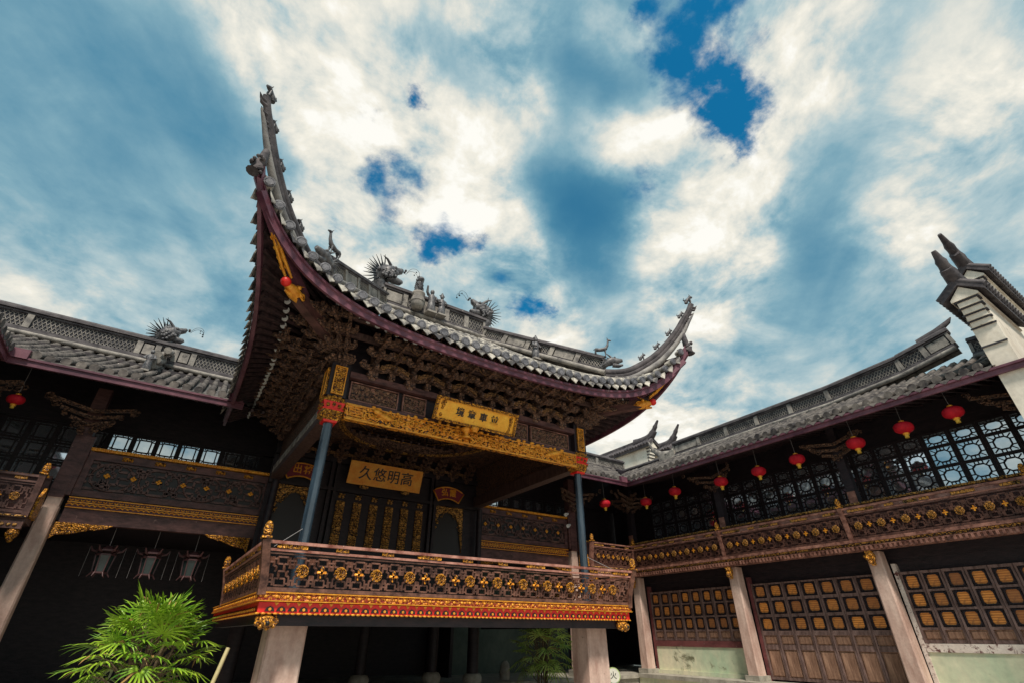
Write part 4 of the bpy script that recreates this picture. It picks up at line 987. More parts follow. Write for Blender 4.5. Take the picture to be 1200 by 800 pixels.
    for (x0, x1, nfl) in ((CX-6.62, 1.70, 7), (7.54, CX+6.62, 7)):
        m = MB(); m.box((x0, 13.62, 3.95), (x1, 13.68, 4.92)); b_ = .12
        for (u0, u1, v0, v1) in ((x0, x0+b_, 3.97, 4.90), (x1-b_, x1, 3.97, 4.90), (x0+b_, x1-b_, 3.97, 4.10), (x0+b_, x1-b_, 4.74, 4.90)): m.box((u0, 13.56, v0), (u1, 13.62, v1))
        pn = m.build('carved_parapet', M['wood_purple'], hall); m = MB(); m.box((x0+b_, 13.612, 4.10), (x1-b_, 13.619, 4.74)); m.build('backing_board', M['black'], pn)
        m = MB(); L = x1-x0-2*b_; nc = int(L/.3); cw = L/nc
        for k in range(nc):
            for (a, b, c, d) in MEANDER:
                if k % 2: a, c = 8-a, 8-c
                if k % 4 >= 2: b, d = 8-b, 8-d
                m.bar((x0+b_+(k+a/8)*cw, 13.60, 4.11+b/8*.62), (x0+b_+(k+c/8)*cw, 13.60, 4.11+d/8*.62), .05, .046)
        for k in range(4):       # large rings woven into the fret
            c = x0+b_+L*(k+.5)/4; m.tube([(c+.38*cos(t), 13.595, 4.42+.29*sin(t)) for t in [2*pi*q/24 for q in range(25)]], .024, 6, False)
        m.build('fret_carving', M['panel'], pn)
        for k in range(nfl):
            x = x0+.45+k*(L-.6)/(nfl-1); m = MB()
            for t in (0, pi/2, pi, 3*pi/2): m.ball((x+.035*cos(t), 13.575, 4.44+.03*sin(t)), (.032, .016, .026), 6, 4)
            m.build('gilded_flower', M['gold'], pn, (x, 13.575, 4.44))
        for k in range(5):
            x = x0+.7+k*(L-1.0)/4; m = MB(); m.box((x-.10, 13.53, 4.79), (x+.10, 13.56, 4.87)); m.ball((x-.06, 13.53, 4.83), (.045, .02, .04), 6, 4); m.ball((x+.06, 13.53, 4.83), (.045, .02, .04), 6, 4); m.build('gilded_block', M['gold_fine'], pn, (x, 13.54, 4.83))
        m = MB(); m.box((x0-.02, 13.52, 4.925), (x1+.02, 13.70, 4.985)); n = int((x1-x0)/.075)
        for k in range(n): m.ball((x0+(k+.5)*.075, 13.52, 4.955), (.03, .016, .026), 6, 4)
        m.build('gilded_top_moulding', M['gold'], hall)
        m = MB(); m.box((x0, 13.55, 3.73), (x1, 13.66, 3.945)); lo = m.build('lower_moulding', M['oxblood'], hall)
        m = MB(); n = int((x1-x0)/.095)
        for (z, r) in ((3.90, .024), (3.78, .036)):
            for k in range(n):
                x = x0+(k+.5)*.095; m.tube([(x+r*1.25*cos(t), 13.545, z+r*sin(t)) for t in [pi*q/5 if z < 3.85 else -pi*q/5 for q in range(6)]], .013, 4); 
        m.box((x0, 13.535, 3.835), (x1, 13.55, 3.855)); m.box((x0, 13.535, 3.925), (x1, 13.55, 3.945)); m.box((x0, 13.535, 3.732), (x1, 13.55, 3.748)); m.build('gilded_scallops', M['gold'], lo)
        m = MB(); m.box((x0, 13.58, 3.45), (x1, 13.75, 3.728)); m.build('front_beam', M['wood_purple'], hall)
    m = MB(); m.box((-8.5, 13.70, 3.50), (17.2, 17.0, 3.62)); m.build('upper_floor', M['wood_dark'], hall)
    m = MB(); m.box((-9, 17.0, .42), (7.9, 17.15, 3.5)); m.box((13.2, 17.0, .42), (17.2, 17.15, 3.5)); m.box((-9, 13.3, .42), (-8.9, 17, 3.5)); m.box((-5.6, 13.8, .42), (-5.5, 17, 3.5)); m.box((7.9, 15.3, 1.0), (8.0, 17.15, 3.5)); m.box((7.9, 15.3, .42), (8.0, 17.15, 1.0)); m.build('lower_wall', M['wood_dark'], hall)
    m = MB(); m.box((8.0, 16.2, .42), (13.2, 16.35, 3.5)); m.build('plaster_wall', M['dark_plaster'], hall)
    for x in (6.6, 2.9, 4.7):
        m = MB(); m.lathe([(.13, .66), (.13, 3.5)], (x, 13.75, 0), 14); m.cur = 1; m.lathe([(.20, .42), (.24, .50), (.24, .58), (.19, .66), (.13, .67)], (x, 13.75, 0), 16); m.build('round_post', [M['wood_dark'], M['stone_grey']], hall, (x, 13.75, .42))
    # upper wall and windows
    m = MB()
    for (xa, xb) in ((-8.5, -2.0), (.5, 7.6), (9.6, 17.0)): m.box((xa, 15.25, 4.45), (xb, 15.35, 5.86))
    m.box((-8.5, 15.12, 5.86), (17, 15.35, 7.75)); m.box((-8.5, 15.12, 3.62), (17, 15.35, 4.45)); m.build('upper_wall', M['wood_dark'], hall)
    fw = Fr((0, 15.18, 0), (1, 0, 0), (0, -1, 0)); x = -4.0
    while x < 13.3:
        if not (1.2 < x < 7.4): leaf(hall, fw, x, x+.50, 4.46, 5.86, ((4.53, 4.92), (4.97, 5.36), (5.41, 5.80)), 'clear' if (-2.05 < x < .2 or 7.55 < x < 9.3) else 'glass', 'lattice_window', (), True)
        x += .50
    # balcony at either end
    for (p0, p1, posts) in (((CX+7.0, 12.9), (13.55, 12.9), (0.02, 1.93)), ((CX-7.0-1.95, 12.9), (CX-7.0, 12.9), (1.92,))):
        m = MB(); m.box((p0[0], 12.95, 3.30), (p1[0], 13.55, 3.42)); m.box((p0[0], 12.88, 3.17), (p1[0], 12.98, 3.30)); m.box((p0[0], 12.84, 3.36), (p1[0], 12.95, 3.42)); m.build('balcony_floor', M['rail_far' if p0[0] > 5 else 'panel'], hall)
        b = MB(); n = int((p1[0]-p0[0])/.09)
        for k in range(n): b.ball((p0[0]+(k+.5)*.09, 12.872, 3.235), (.035, .014, .03), 6, 4)
        b.box((p0[0], 12.832, 3.375), (p1[0], 12.84, 3.40)); b.build('gilded_beading', M['gold_dim'], hall)
        railing(hall, p0, p1, (0, -1), 3.44, 4.11,   .10, 4, M['rail_far' if p0[0] > 5 else 'panel'], M['gal_lattice' if p0[0] > 5 else 'panel'], posts, .07, 'gold', u_pad=.3)
        m = MB(); m.box((p0[0], 13.42, 4.20), (p1[0]+.3*(p1[0] > 5), 13.47, 4.27)); m.box((p0[0], 13.45, 3.42), (p1[0], 13.5, 4.2)); o = m.build('inner_parapet', M['wood_purple'], hall)
        b = MB(); n = int((p1[0]-p0[0])/.08)
        for k in range(n): b.ball((p0[0]+(k+.5)*.08, 13.415, 4.245), (.03, .016, .026), 6, 4)
        b.build('gilded_beading', M['gold'], o)
        xe = p0[0] if p0[0] > 5 else p1[0]; s = 1 if p0[0] > 5 else -1       # carved end scroll
        m = MB(); m.prism([(xe, 12.95, 3.4), (xe, 13.42, 3.4), (xe, 13.42, 3.75), (xe, 13.25, 4.0), (xe, 13.02, 3.75)], (s*-.05, 0, 0)); m.build('gilded_end_scroll', M['gold_fine'], hall)
        m = MB(); m.ball((xe+s*.1, 12.98, 3.10), (.10, .12, .11), 9, 6)
        for k in range(6): m.ball((xe+s*.1, 12.98+.1*cos(k), 3.08+.09*sin(k)), .05, 6, 4)
        m.build('gilded_boss', M['gold_fine'], hall)
    # carved eave brackets in the re-entrant corners
    rnd = random.Random(21)
    for (x, y, ang) in ((CX-6.83, 13.4, 0), (CX+6.83, 13.4, 0), (VX1+.7, 12.75, 0), (VX0-.5, 12.9, 0)):
        m = MB()
        for k in range(26): t = rnd.random(); s = rnd.choice((-1, 1)); scroll(m, (x+s*t*.9, y-.05-.5*t*rnd.random(), 5.2+.7*t), (1,0,0), (0,0,1), rnd.uniform(.04,.09), 1.2, .02, s, 9, rnd.uniform(0,6))
        for s in (-1, 1): [m.bar((x, y-.04*q, 5.42+.14*q), (x+s*(.35+.2*q), y-.1-.1*q, 5.50+.15*q), .05, .07) for q in range(3)]
        m.build('carved_eave_bracket', M['carved_wood'], hall, (x, y, 5.5))
build_hall()

# ---- side gallery on the right
GX = VX1            # eave line
fg = Fr((GX, 12.12, 0), (0, -1, 0), (-1, 0, 0))     # a runs towards the viewer
def val_g(a): return (-a)*D2/D1 if a < 0 else 0.
YC = (13.1, 9.3, 5.55, 1.8)
def build_gallery():
    rf = wing_roof(gal, fg, (-3.9, 10.35), D2, 6.20, 7.72, val_g, 'gallery_roof')
    m = MB(); m.grid([[(16.3, -1.5, 7.69), (16.3, 16.2, 7.69)], [(17.4, -1.5, 7.05), (17.4, 16.2, 7.05)], [(18.4, -1.5, 6.62), (18.4, 16.2, 6.62)]]); m.build('rear_slope', M['tile_wing'], rf)
    m = MB(); m.box((GX-.0, -1.5, 5.95), (GX+.06, 12.06, 6.09)); m.box((GX-.035, -1.5, 6.055), (GX, 12.03, 6.10)); m.build('eave_fascia', M['fascia'], rf)
    m = MB(); m.add([(GX+.05, -1.5, 6.04), (GX+.05, 12.1, 6.04), (15.1, 14.6, 6.62), (15.1, -1.5, 6.62)], [(0, 3, 2, 1)])
    for k in range(58): y = -1.2+k*.235; m.bar((GX+.07, y, 6.0), (15.0, y, 6.52), .06, .06)
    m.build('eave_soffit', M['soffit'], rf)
    ridge_band(rf, 'main_ridge', (16.3, 12.45, 7.68), (16.3, 6.2, 7.72), .62, (0,), 5, cell=.085, thick=.24)
    ridge_band(rf, 'main_ridge', (16.3, 6.2, 7.72), (16.3, 4.1, 7.86), .62, (), 1, cell=.085, thick=.24)
    ridge_band(rf, 'main_ridge', (16.3, 4.1, 7.86), (16.3, 2.75, 8.10), .64, (1,), 2, cell=.085, thick=.24)
    m = MB(); m.tube([(16.3, 3.5, 8.66), (16.3, 3.0, 8.76), (16.3, 2.66, 8.92), (16.3, 2.56, 9.02)], [.10, .11, .07, .015], 8, True, .6); m.build('ridge_end_curl', M['ridge'], rf)
    ridge_band(rf, 'low_ridge', (16.3, 15.8, 7.45), (16.3, 12.5, 7.42), .42, (1,), 2, cell=.085, thick=.22)
    ridge_band(rf, 'low_ridge', (16.25, 2.5, 7.70), (16.25, 1.88, 7.66), .52, (), 1, cell=.085, thick=.22)
    m = MB(); m.tube([(16.3, 12.6, 7.85), (16.3, 13.2, 8.0), (16.3, 13.6, 8.35), (16.3, 13.75, 8.75)], [.20, .16, .09, .02], 8, True, .5); m.box((16.15, 12.4, 7.6), (16.45, 13.2, 7.95)); m.build('ridge_end_horn', M['ridge_pale'], rf)
    m = MB(); m.box((13.45, -3, 0), (19, 13.1, .36)); m.cur = 1; m.box((13.40, -3, .36), (19, 13.1, .46)); m.build('stone_platform', [M['plaster_green'], M['stone_grey']], gal)
    for y in YC:
        m = MB(); cham(m, 13.74, y-.17, 14.08, y+.17, .58, 3.16, .03, .02); m.cur = 1; cham(m, 13.66, y-.25, 14.16, y+.25, .46, .58, .05); m.build('stone_post', [M['stone'], M['stone_grey']], gal, (13.91, y, .46))
        m = MB(); m.box((13.82, y-.10, 3.45), (14.02, y+.10, 6.3)); m.cur = 1; m.box((13.79, y-.09, 4.05), (13.82, y+.09, 4.55)); m.build('timber_post', [M['wood_dark'], M['rail_far']], gal, (13.91, y, 3.45))
        m = MB(); m.ball((13.66, y, 3.04), (.09, .10, .13), 9, 6); rnd = random.Random(int(y*7))
        for k in range(8): m.ball((13.60+rnd.uniform(-.05, .05), y+rnd.uniform(-.1, .1), 3.04+rnd.uniform(-.12, .1)), .045, 6, 4)
        m.prism([(13.70, y+.05, 3.16), (13.70, y+.05, 2.86), (13.62, y+.05, 2.95), (13.52, y+.05, 3.16)], (0, -.1, 0)); m.build('gilded_corbel', M['gold_fine'], gal, (13.6, y, 3.05))
        m = MB(); rnd = random.Random(int(y*5))
        for k in range(30): t = rnd.random(); s = rnd.choice((-1, 1)); scroll(m, (13.75-.5*t*rnd.random(), y+s*t*.8, 5.35+.6*t), (0,1,0), (0,0,1), rnd.uniform(.04,.09), 1.2, .018, s, 9, rnd.uniform(0,6))
        for s in (-1, 1): [m.bar((13.85-.04*q, y, 5.46+.15*q), (13.75-.1*q, y+s*(.35+.2*q), 5.54+.16*q), .05, .07) for q in range(3)]
        m.build('carved_eave_bracket', M['carved_wood'], gal, (13.8, y, 5.5))
    # balcony
    m = MB(); m.box((13.58, -1.5, 3.17), (13.72, 12.9, 3.30)); m.box((13.60, -1.5, 3.30), (15.2, 13.3, 3.36)); m.box((13.52, -1.5, 3.355), (13.72, 12.9, 3.42)); bf = m.build('balcony_floor', M['rail_far'], gal)
    mb_ = MB(); mb_.box((14.2, -1.5, 3.0), (14.35, 13.1, 3.295)); mb_.build('inner_beam', M['wood_dark'], gal)
    b = MB(); pl = [(13.58, -1.42, 3.28)]; y = -1.4
    while y < 12.8: pl += [(13.58, y, 3.265), (13.58, y, 3.19), (13.58, y+.05, 3.19), (13.58, y+.05, 3.265)]; y += .10
    pl += [(13.58, 12.86, 3.265), (13.58, 12.86, 3.28)]; b.prism(pl, (-.035, 0, 0))
    b.build('dentil_course', M['rail_far'], bf)
    b = MB(); b.box((13.555, -1.5, 3.325), (13.60, 12.86, 3.35)); y = -1.4
    while y < 12.85: b.ball((13.575, y, 3.31), (.02, .035, .018), 5, 4); y += .085
    b.build('gilded_beading', M['gold_dim'], bf)
    edges = ((12.86, 9.3), (9.3, 5.8), (5.8, 2.3), (2.3, -1.2))
    for i, (ya, yb) in enumerate(edges):
        railing(gal, (13.60, ya), (13.60, yb), (-1, 0), 3.43, 4.11, .10, 7, M['rail_far'], M['gal_lattice'], (0.0,) if i else (), .085, 'gold', u_pad=.26, bt=.026)
    m = MB(); m.box((13.80, -1.5, 3.42), (13.84, 12.95, 4.22)); m.cur = 1; m.box((13.77, -1.5, 4.0), (13.80, 12.95, 4.20)); ip = m.build('inner_parapet', [M['wood_purple'], M['rail']], gal)
    b = MB(); b.box((13.76, -1.5, 4.22), (13.86, 13.2, 4.27)); y = -1.4
    while y < 13.1: b.ball((13.755, y, 4.245), (.016, .032, .026), 5, 4); y += .085
    b.build('gilded_beading', M['gold_dim'], ip)
    b = MB(); y = -1.
    while y < 12.8:
        b.box((13.745, y-.13, 4.06), (13.77, y+.13, 4.16)); b.ball((13.745, y, 4.12), (.03, .08, .06), 6, 4); y += .9
    b.build('gilded_parapet_block', M['gold_dim'], ip)
    # upper wall with windows
    m = MB(); m.box((15.1, -1.5, 3.3), (15.2, 15.2, 4.44)); m.box((15.1, -1.5, 5.82), (15.2, 15.2, 7.15)); m.box((15.14, 4.45, 4.44), (15.24, 15.2, 5.82)); m.build('upper_wall', M['wood_dark'], gal)
    fw = Fr((15.06, 13.2, 0), (0, -1, 0), (-1, 0, 0)); a = .1
    while a < 14.2:
        leaf(gal, fw, a, a+.56, 4.44, 5.82, ((4.52, 4.93), (5.00, 5.41), (5.48, 5.76)), 'clear' if 13.2-a < 4.6 else 'glass', 'lattice_window'); a += .565
    # lower storey
    m = MB(); m.box((14.24, -1.5, 2.72), (14.34, 13.1, 3.2)); m.box((17, -3, .46), (17.1, 17, 4.4)); m.box((14.3, -1.5, .46), (14.4, 13.1, 2.75)); m.build('lower_wall', M['wood_dark'], gal)
    fd = Fr((14.15, 13.1, 0), (0, -1, 0), (-1, 0, 0))
    def bay(y0, y1, door):
        a0, a1 = 13.1-y0+.2, 13.1-y1-.2
        n = 7 if door else 8; lw = (a1-a0-.12)/n; a = a0+.06
        rows = ((1.585, 1.90), (1.97, 2.29), (2.36, 2.68)) if door else ((1.63, 1.945), (1.99, 2.305), (2.35, 2.665))
        for k in range(n):
            if door: leaf(gal, fd, a, a+lw-.008, .50, 2.72, rows, 'paper', 'lattice_door', ((.56, 1.16), (1.27, 1.48)))
            else: leaf(gal, fd, a, a+lw-.008, 1.34, 2.72, rows, 'paper', 'lattice_window', ((1.40, 1.58),))
            a += lw
        for (ja, jb) in ((a0-.03, a0+.055), (a1-.055, a1+.03)):
            m = MB(); fbox(m, fd, ja, jb, .46, 2.9, -.08, .05); m.build('jamb', M['peel'] if y1 < 4 else M['peel_red'], gal, fd.p(ja, .46, 0))
        if not door:
            s = MB(); fbox(s, fd, a0+.056, a1-.056, 1.18, 1.335, -.08, .045); s.build('window_sill', M['peel'] if y1 < 4 else M['peel_red'], gal)
            p = MB(); fbox(p, fd, a0-.02, a1+.02, .56, 1.178, -.1, .02); fbox(p, fd, a0-.02, a1+.02, .462, .558, -.1, .07); p.build('plaster_panel', M['plaster_green'], gal)
    bay(13.1, 9.3, False); bay(9.3, 5.55, True); bay(5.55, 1.8, False)
build_gallery()

# ---- the facing gallery on the left: only its roof corner enters the picture
lg = thing('facing_gallery', 'roof corner of the left gallery with dark purple eave board at the picture edge', 'gallery', (-6, 7, 0))
fl = Fr((VX0, 12.12, 0), (0, -1, 0), (1, 0, 0))
rfl = wing_roof(lg, fl, (-3.9, 12.5), D2, 6.20, 7.72, val_g, 'gallery_roof')
m = MB(); m.box((VX0-.06, -.4, 5.95), (VX0, 12.06, 6.09)); m.box((VX0, -.4, 6.055), (VX0+.035, 12.03, 6.10)); m.build('eave_fascia', M['fascia'], rfl)
m = MB(); m.add([(VX0-.05, -.4, 6.04), (VX0-.05, 12.1, 6.04), (VX0-2.3, 14.6, 6.62), (VX0-2.3, -.4, 6.62)], [(0, 1, 2, 3)]); m.build('eave_soffit', M['soffit'], rfl)
m = MB(); m.box((VX0-2.4, -.4, .0), (VX0-2.3, 15, 7.0)); m.build('upper_wall', M['wood_dark'], lg)

# ---- stepped fire walls
def firewall(name, label, o, a, c, steps, width=.42, horn=.95):
    """a: inward direction along the wall, c: across; steps: (a0, a1, z_top, z_bottom)"""
    t = thing(name, label, 'wall', o); f = Fr(o, a, c)
    for (a0, a1, zb_, zt_, reach) in steps:
        m = MB(); w2 = width/2
        fbox(m, f, a0, a1, zb_, zt_, -w2, w2)
        bd = m.build('wall', M['plaster'], t)
        m = MB()                                   # corbel courses carrying the end of the coping
        for k in range(4):
            e = .055*(k+1); z = zt_-.62+k*.145; fbox(m, f, a0-e, a0-.002, z+.03, z+.145, -w2+.03, w2-.03)
        m.cur = 1
        for k in range(5):
            e = .055*k+.03; z = zt_-.62+k*.145; fbox(m, f, a0-e, a0-.001, z-.0, z+.03, -w2-.015, w2+.015)
        fbox(m, f, a0-.03, a0-.001, zt_-1.05, zt_-1.02, -w2-.012, w2+.012)
        m.cur = 0                                  # pediment
        e = .27; m.prism([f.p(a0-e, zt_, -w2-.04), f.p(a0-e, zt_, w2+.04), f.p(a0-e, zt_+.05, w2+.04), f.p(a0-e, zt_+.30, 0), f.p(a0-e, zt_+.05, -w2-.04)], f.a*(a1-a0+e-.02))
        m.build('corbelled_end', [M['plaster'], M['ridge_dark']], bd)
        m = MB(); A0 = a0-e-.06
        for s in (-1, 1):
            u0, u1 = (0, .38), (s*(w2+.17), .08)
            lo = [f.p(A0, zt_+u0[1]-.06, u0[0]), f.p(a1, zt_+u0[1]-.06, u0[0]), f.p(a1, zt_+u1[1]-.06, u1[0]), f.p(A0, zt_+u1[1]-.06, u1[0])]
            m.hexa(lo, [p+Vector((0, 0, .12)) for p in lo])
            k = A0+.06
            while k < a1:
                m.tube([f.p(k, zt_+u0[1]+.07, u0[0]), f.p(k, zt_+u1[1]+.05, u1[0]*1.10)], .075, 6); k += .18
        m.bar(f.p(A0, zt_+.50, 0), f.p(a1, zt_+.50, 0), .18, .18)
        m.build('tile_coping', M['coping'], bd)
        m = MB(); q = [f.p(A0+1.1, zt_+.48, 0), f.p(A0+.6, zt_+.50, 0), f.p(A0+.2, zt_+.58, 0), f.p(A0-reach*.2, zt_+.60+horn*.3, 0), f.p(A0-reach*.65, zt_+.60+horn*.7, 0), f.p(A0-reach, zt_+.60+horn, 0)]
        m.tube(smooth(q, 3), [.25-.205*(i/15)**.8+(.02 if i in (8, 11) else 0) for i in range(16)], 8, True, 1.); m.tube([p-Vector((0,0,.12)) for p in smooth(q, 3)[:11]], [.20-.08*i/10 for i in range(11)], 8, True, 1.)
        m.build('coping_horn', M['coping'], bd)
    return t
firewall('stepped_fire_wall', 'cream stepped fire wall with dark horned tile coping rising at the right end of the gallery roof', (12.92, 1.62, 0), (1, 0, 0), (0, 1, 0), ((0, 2.5, 0, 7.62, .34), (2.5, 7, 0, 9.22, .75)), .40, .52)
firewall('stepped_fire_wall', 'cream fire wall with one long dark upswept horn behind the roof corner beside the stage eave', (18, 15.2, 0), (0, 1, 0), (1, 0, 0), ((0, 6, 6.5, 9.15, .45),), .42, .62)
firewall('stepped_fire_wall', 'farther fire wall showing only its dark horn tip above the start of the gallery ridge', (20.0, 15.6, 0), (0, 1, 0), (1, 0, 0), ((0, 6, 6.5, 9.40, .5),), .42, .72)

# ================================================================ BOARDS WITH WRITING
def lettering(parent, text, loc, size, rot, mat, spacing=1.0, depth=.006, bold=.0):
    cu = bpy.data.curves.new('lettering', 'FONT'); cu.body = text; cu.size = size; cu.align_x = 'CENTER'; cu.align_y = 'CENTER'; cu.space_character = spacing; cu.extrude = depth; cu.offset = bold
    tmp = bpy.data.objects.new('lettering_curve', cu); COL.objects.link(tmp); bpy.context.view_layer.update()
    me = bpy.data.meshes.new_from_object(tmp.evaluated_get(bpy.context.evaluated_depsgraph_get())); bpy.data.objects.remove(tmp)
    me.materials.clear(); me.materials.append(mat)
    ob = bpy.data.objects.new('lettering', me); COL.objects.link(ob); ob.parent = parent
    ob.location = Vector(loc) - world_of(parent); ob.rotation_euler = rot; return ob
def board(name, label, c, w_, h, tilt, m_face, m_edge, text, size, spacing, m_text, border=True, cat='sign board', bold=.0):
    """a name board whose top leans forward by tilt"""
    c = Vector(c); t = thing(name, label, cat, c); up = Vector((0, -sin(tilt), cos(tilt))); nr = Vector((0, -cos(tilt), -sin(tilt))); ax = Vector((1, 0, 0))
    def P(a, b, d=0.): return c + ax*a + up*b + nr*d
    def slab(mb, a0, a1, b0, b1, d0, d1): mb.hexa([P(a0,b0,d0), P(a0,b0,d1), P(a1,b0,d1), P(a1,b0,d0)], [P(a0,b1,d0), P(a0,b1,d1), P(a1,b1,d1), P(a1,b1,d0)])
    m = MB(); slab(m, -w_/2, w_/2, -h/2, h/2, -.03, .0); m.build('board', m_face, t)
    if border:
        b = MB(); e = .055
        slab(b, -w_/2, w_/2, h/2-e, h/2, .0, .03); slab(b, -w_/2, w_/2, -h/2, -h/2+e, .0, .03); slab(b, -w_/2, -w_/2+e, -h/2+e, h/2-e, .0, .03); slab(b, w_/2-e, w_/2, -h/2+e, h/2-e, .0, .03)
        n = int(w_/.055)
        for k in range(n):
            for q in (-1, 1): b.ball(P(-w_/2+(k+.5)*w_/n, q*(h/2-e/2), .03), (.024, .014, .02), 6, 4)
        for sx in (-1, 1):
            for k in range(14): rnd = random.Random(k+5*sx); scroll(b, P(sx*(w_/2-.13-.05*rnd.random()), rnd.uniform(-h*.33, h*.33), .006), ax, up, .035, 1.2, .009, sx, 8, k)
        b.build('carved_border', m_edge, t)
    lettering(t, text, P(0, 0, .008), size, (pi/2+tilt, 0, 0), m_text, spacing, .006, bold)
    return t, P
t, P = board('name_board', 'gold name board with four small dark characters above the gilded lintel', (4.47, 8.02, 5.27), 1.88, .47, .42, M['sign_gold'], M['gold_fine'], '境章車並', .18, 1.95, M['black'], bold=.004)
m = MB(); m.lathe([(.05, -.06), (.09, 0), (.10, .04), (.05, .06)], P(.0, -.27, .0), 10); m.build('gilded_hanger', M['gold'], t)
t, P = board('name_board', 'amber name board with four large black brushed characters inside the stage', (4.47, 13.02, 5.21), 2.08, .60, .28, M['sign_amber'], M['sign_amber'], '久悠明高', .37, 1.12, M['black'], False, bold=.003)
m = MB()
for sx in (-.55, .62): m.ball(P(sx, -.34, .0), (.13, .05, .055), 10, 6)
m.build('gilded_support', M['gold_dim'], t)
for txt, x, in ((-.78, '高'), (.78, '久')): pass
def fan(name, label, c, text):
    c = Vector(c); t = thing(name, label, 'plaque', c); R0, R1, A = .62, .95, .55
    o = c - Vector((0, 0, .78))
    def arc(r, y): return [(o.x+r*sin(-A+2*A*k/12), y, o.z+r*cos(A*(-1+2*k/12))) for k in range(13)]
    m = MB(); y = c.y; i, e = arc(R0, y), arc(R1, y); m.prism((i + e[::-1])[::-1], (0, .03, 0)); m.build('board', M['plaque_red'], t)
    b = MB(); i, e = arc(R0, y-.008), arc(R1, y-.008); b.tube(i+e[::-1]+[i[0]], .018, 6, False); b.build('gilded_border', M['gold'], t)
    lettering(t, text, (c.x, c.y-.012, c.z+.0), .23, (pi/2, 0, 0), M['gold'], 1.25, .005, .004)
fan('fan_plaque', 'crimson fan shaped plaque with gold border above the right actors door', (6.45, 13.12, 5.06), '弘霞')
fan('fan_plaque', 'crimson fan shaped plaque with gold border half hidden by the blue column', (2.30, 13.12, 5.08), '出将')

# ================================================================ LANTERNS
def lantern(loc, label, k=1., grp='red cloth lanterns hung under the eaves'):
    x, y, z = loc; t = thing('red_lantern', label, 'lantern', loc, grp); m = MB(); rl_ = random.Random(int(y*100)); t.rotation_euler = (rl_.uniform(-.045, .045), rl_.uniform(-.045, .045), rl_.uniform(0, 3)); k *= rl_.uniform(.95, 1.05); k *= .77; R, H = .255*k, .17*k
    prof = []
    for i in range(13):
        u = -1+2*i/12; r = R*(1-abs(u)**2.6)**.55 if abs(u) < 1 else 0; prof.append((max(r, .075*k), u*H))
    n = 40; vs = []
    for r, zz in prof:
        for q in range(n):
            a = 2*pi*q/n; rr = r*(1-.06*(q % 2)); vs.append((x+rr*cos(a), y+rr*sin(a), z+zz))
    m.add(vs, [(i*n+q, i*n+(q+1) % n, (i+1)*n+(q+1) % n, (i+1)*n+q) for i in range(12) for q in range(n)], True)
    m.build('cloth_globe', M['lantern'], t)
    m = MB(); m.lathe([(0, -H-.035), (.08*k, -H-.035), (.08*k, -H+.01), (0, -H+.01)], loc, 14); m.build('gold_cap', M['gold'], t)
    m = MB(); m.lathe([(0, H-.01), (.075*k, H-.01), (.075*k, H+.03), (0, H+.03)], loc, 14); m.build('gold_cap', M['gold'], t)
    m = MB(); m.lathe([(.05*k, -H-.035), (.055*k, -H-.08), (.045*k, -H-.13*k)], loc, 12)
    for q in range(14): a = 2*pi*q/14; m.tube([(x+.045*k*cos(a), y+.045*k*sin(a), z-H-.05), (x+.046*k*cos(a), y+.046*k*sin(a), z-H-.14*k)], .007, 4)
    m.build('yellow_tassel', M['yellow'], t)
    m = MB(); m.tube([(x, y, z+H), (x, y, 6.15)], .0035, 4); m.build('hanging_cord', M['cord'], t)
LN = [(2.84, 5.60, 'red lantern under the gallery eave nearest the cream fire wall'), (3.80, 5.56, 'red lantern second from the cream fire wall, before the bright lattice windows'), (4.86, 5.50, 'red lantern third from the fire wall, just right of a carved eave bracket'),
      (6.34, 5.49, 'red lantern just left of a carved eave bracket, fourth from the fire wall'), (7.47, 5.44, 'red lantern over the middle of the gallery, fifth from the fire wall'), (8.71, 5.43, 'red lantern sixth from the fire wall, below the long roof ridge'),
      (10.44, 5.50, 'small red lantern in the dark gallery, second from the roof corner bracket'), (11.72, 5.41, 'small red lantern just right of the carved bracket in the roof corner')]
for y, z, lb in LN: lantern((13.3, y, z), lb)
lantern((12.11, 12.5, 5.35), 'small red lantern beside the right blue column, left of the roof corner bracket')
lantern((-3.32, 12.62, 5.44), 'dark red lantern alone under the left eave at the picture edge', .72)

def palace_lantern(x, lb):
    y, z = 14.0, 2.82; t = thing('palace_lantern', lb, 'lantern', (x, y, z), 'old wooden palace lanterns in the dark doorway')
    m = MB()
    for q in range(6):
        a, b = 2*pi*q/6, 2*pi*(q+1)/6
        for r, z0, z1, r1 in ((.13, -.22, .12, .17),):
            m.bar((x+r*cos(a), y+r*sin(a), z+z0), (x+r1*cos(a), y+r1*sin(a), z+z1), .022, .022)
        for r, zz in ((.13, -.22), (.17, .12), (.20, .20)): m.bar((x+r*cos(a), y+r*sin(a), z+zz), (x+r*cos(b), y+r*sin(b), z+zz), .025, .03)
        m.tube([(x+.17*cos(a), y+.17*sin(a), z+.18), (x+.26*cos(a), y+.26*sin(a), z+.20), (x+.31*cos(a), y+.31*sin(a), z+.28)], [.024, .024, .012], 5)
        m.tube([(x+.13*cos(a), y+.13*sin(a), z-.22), (x+.19*cos(a), y+.19*sin(a), z-.30)], [.02, .008], 5)
    m.lathe([(.19, .20), (.12, .26), (.05, .30), (0, .31)], (x, y, z), 6, False); m.build('wooden_frame', M['lamp_frame'], t)
    m = MB(); m.lathe([(.118, -.21), (.155, .115)], (x, y, z), 6, False); m.build('glass_panes', M['lamp_glass'], t)
    m = MB(); m.tube([(x, y, z+.3), (x, y, 3.5)], .007, 4); m.build('hanging_cord', M['cord'], t)
    m = MB()
    for q in (0, 3): a = 2*pi*q/6; m.tube([(x+.31*cos(a), y, z+.26), (x+.31*cos(a), y, z-.30)], .003, 4)
    m.build('tassel_string', M['cord'], t)
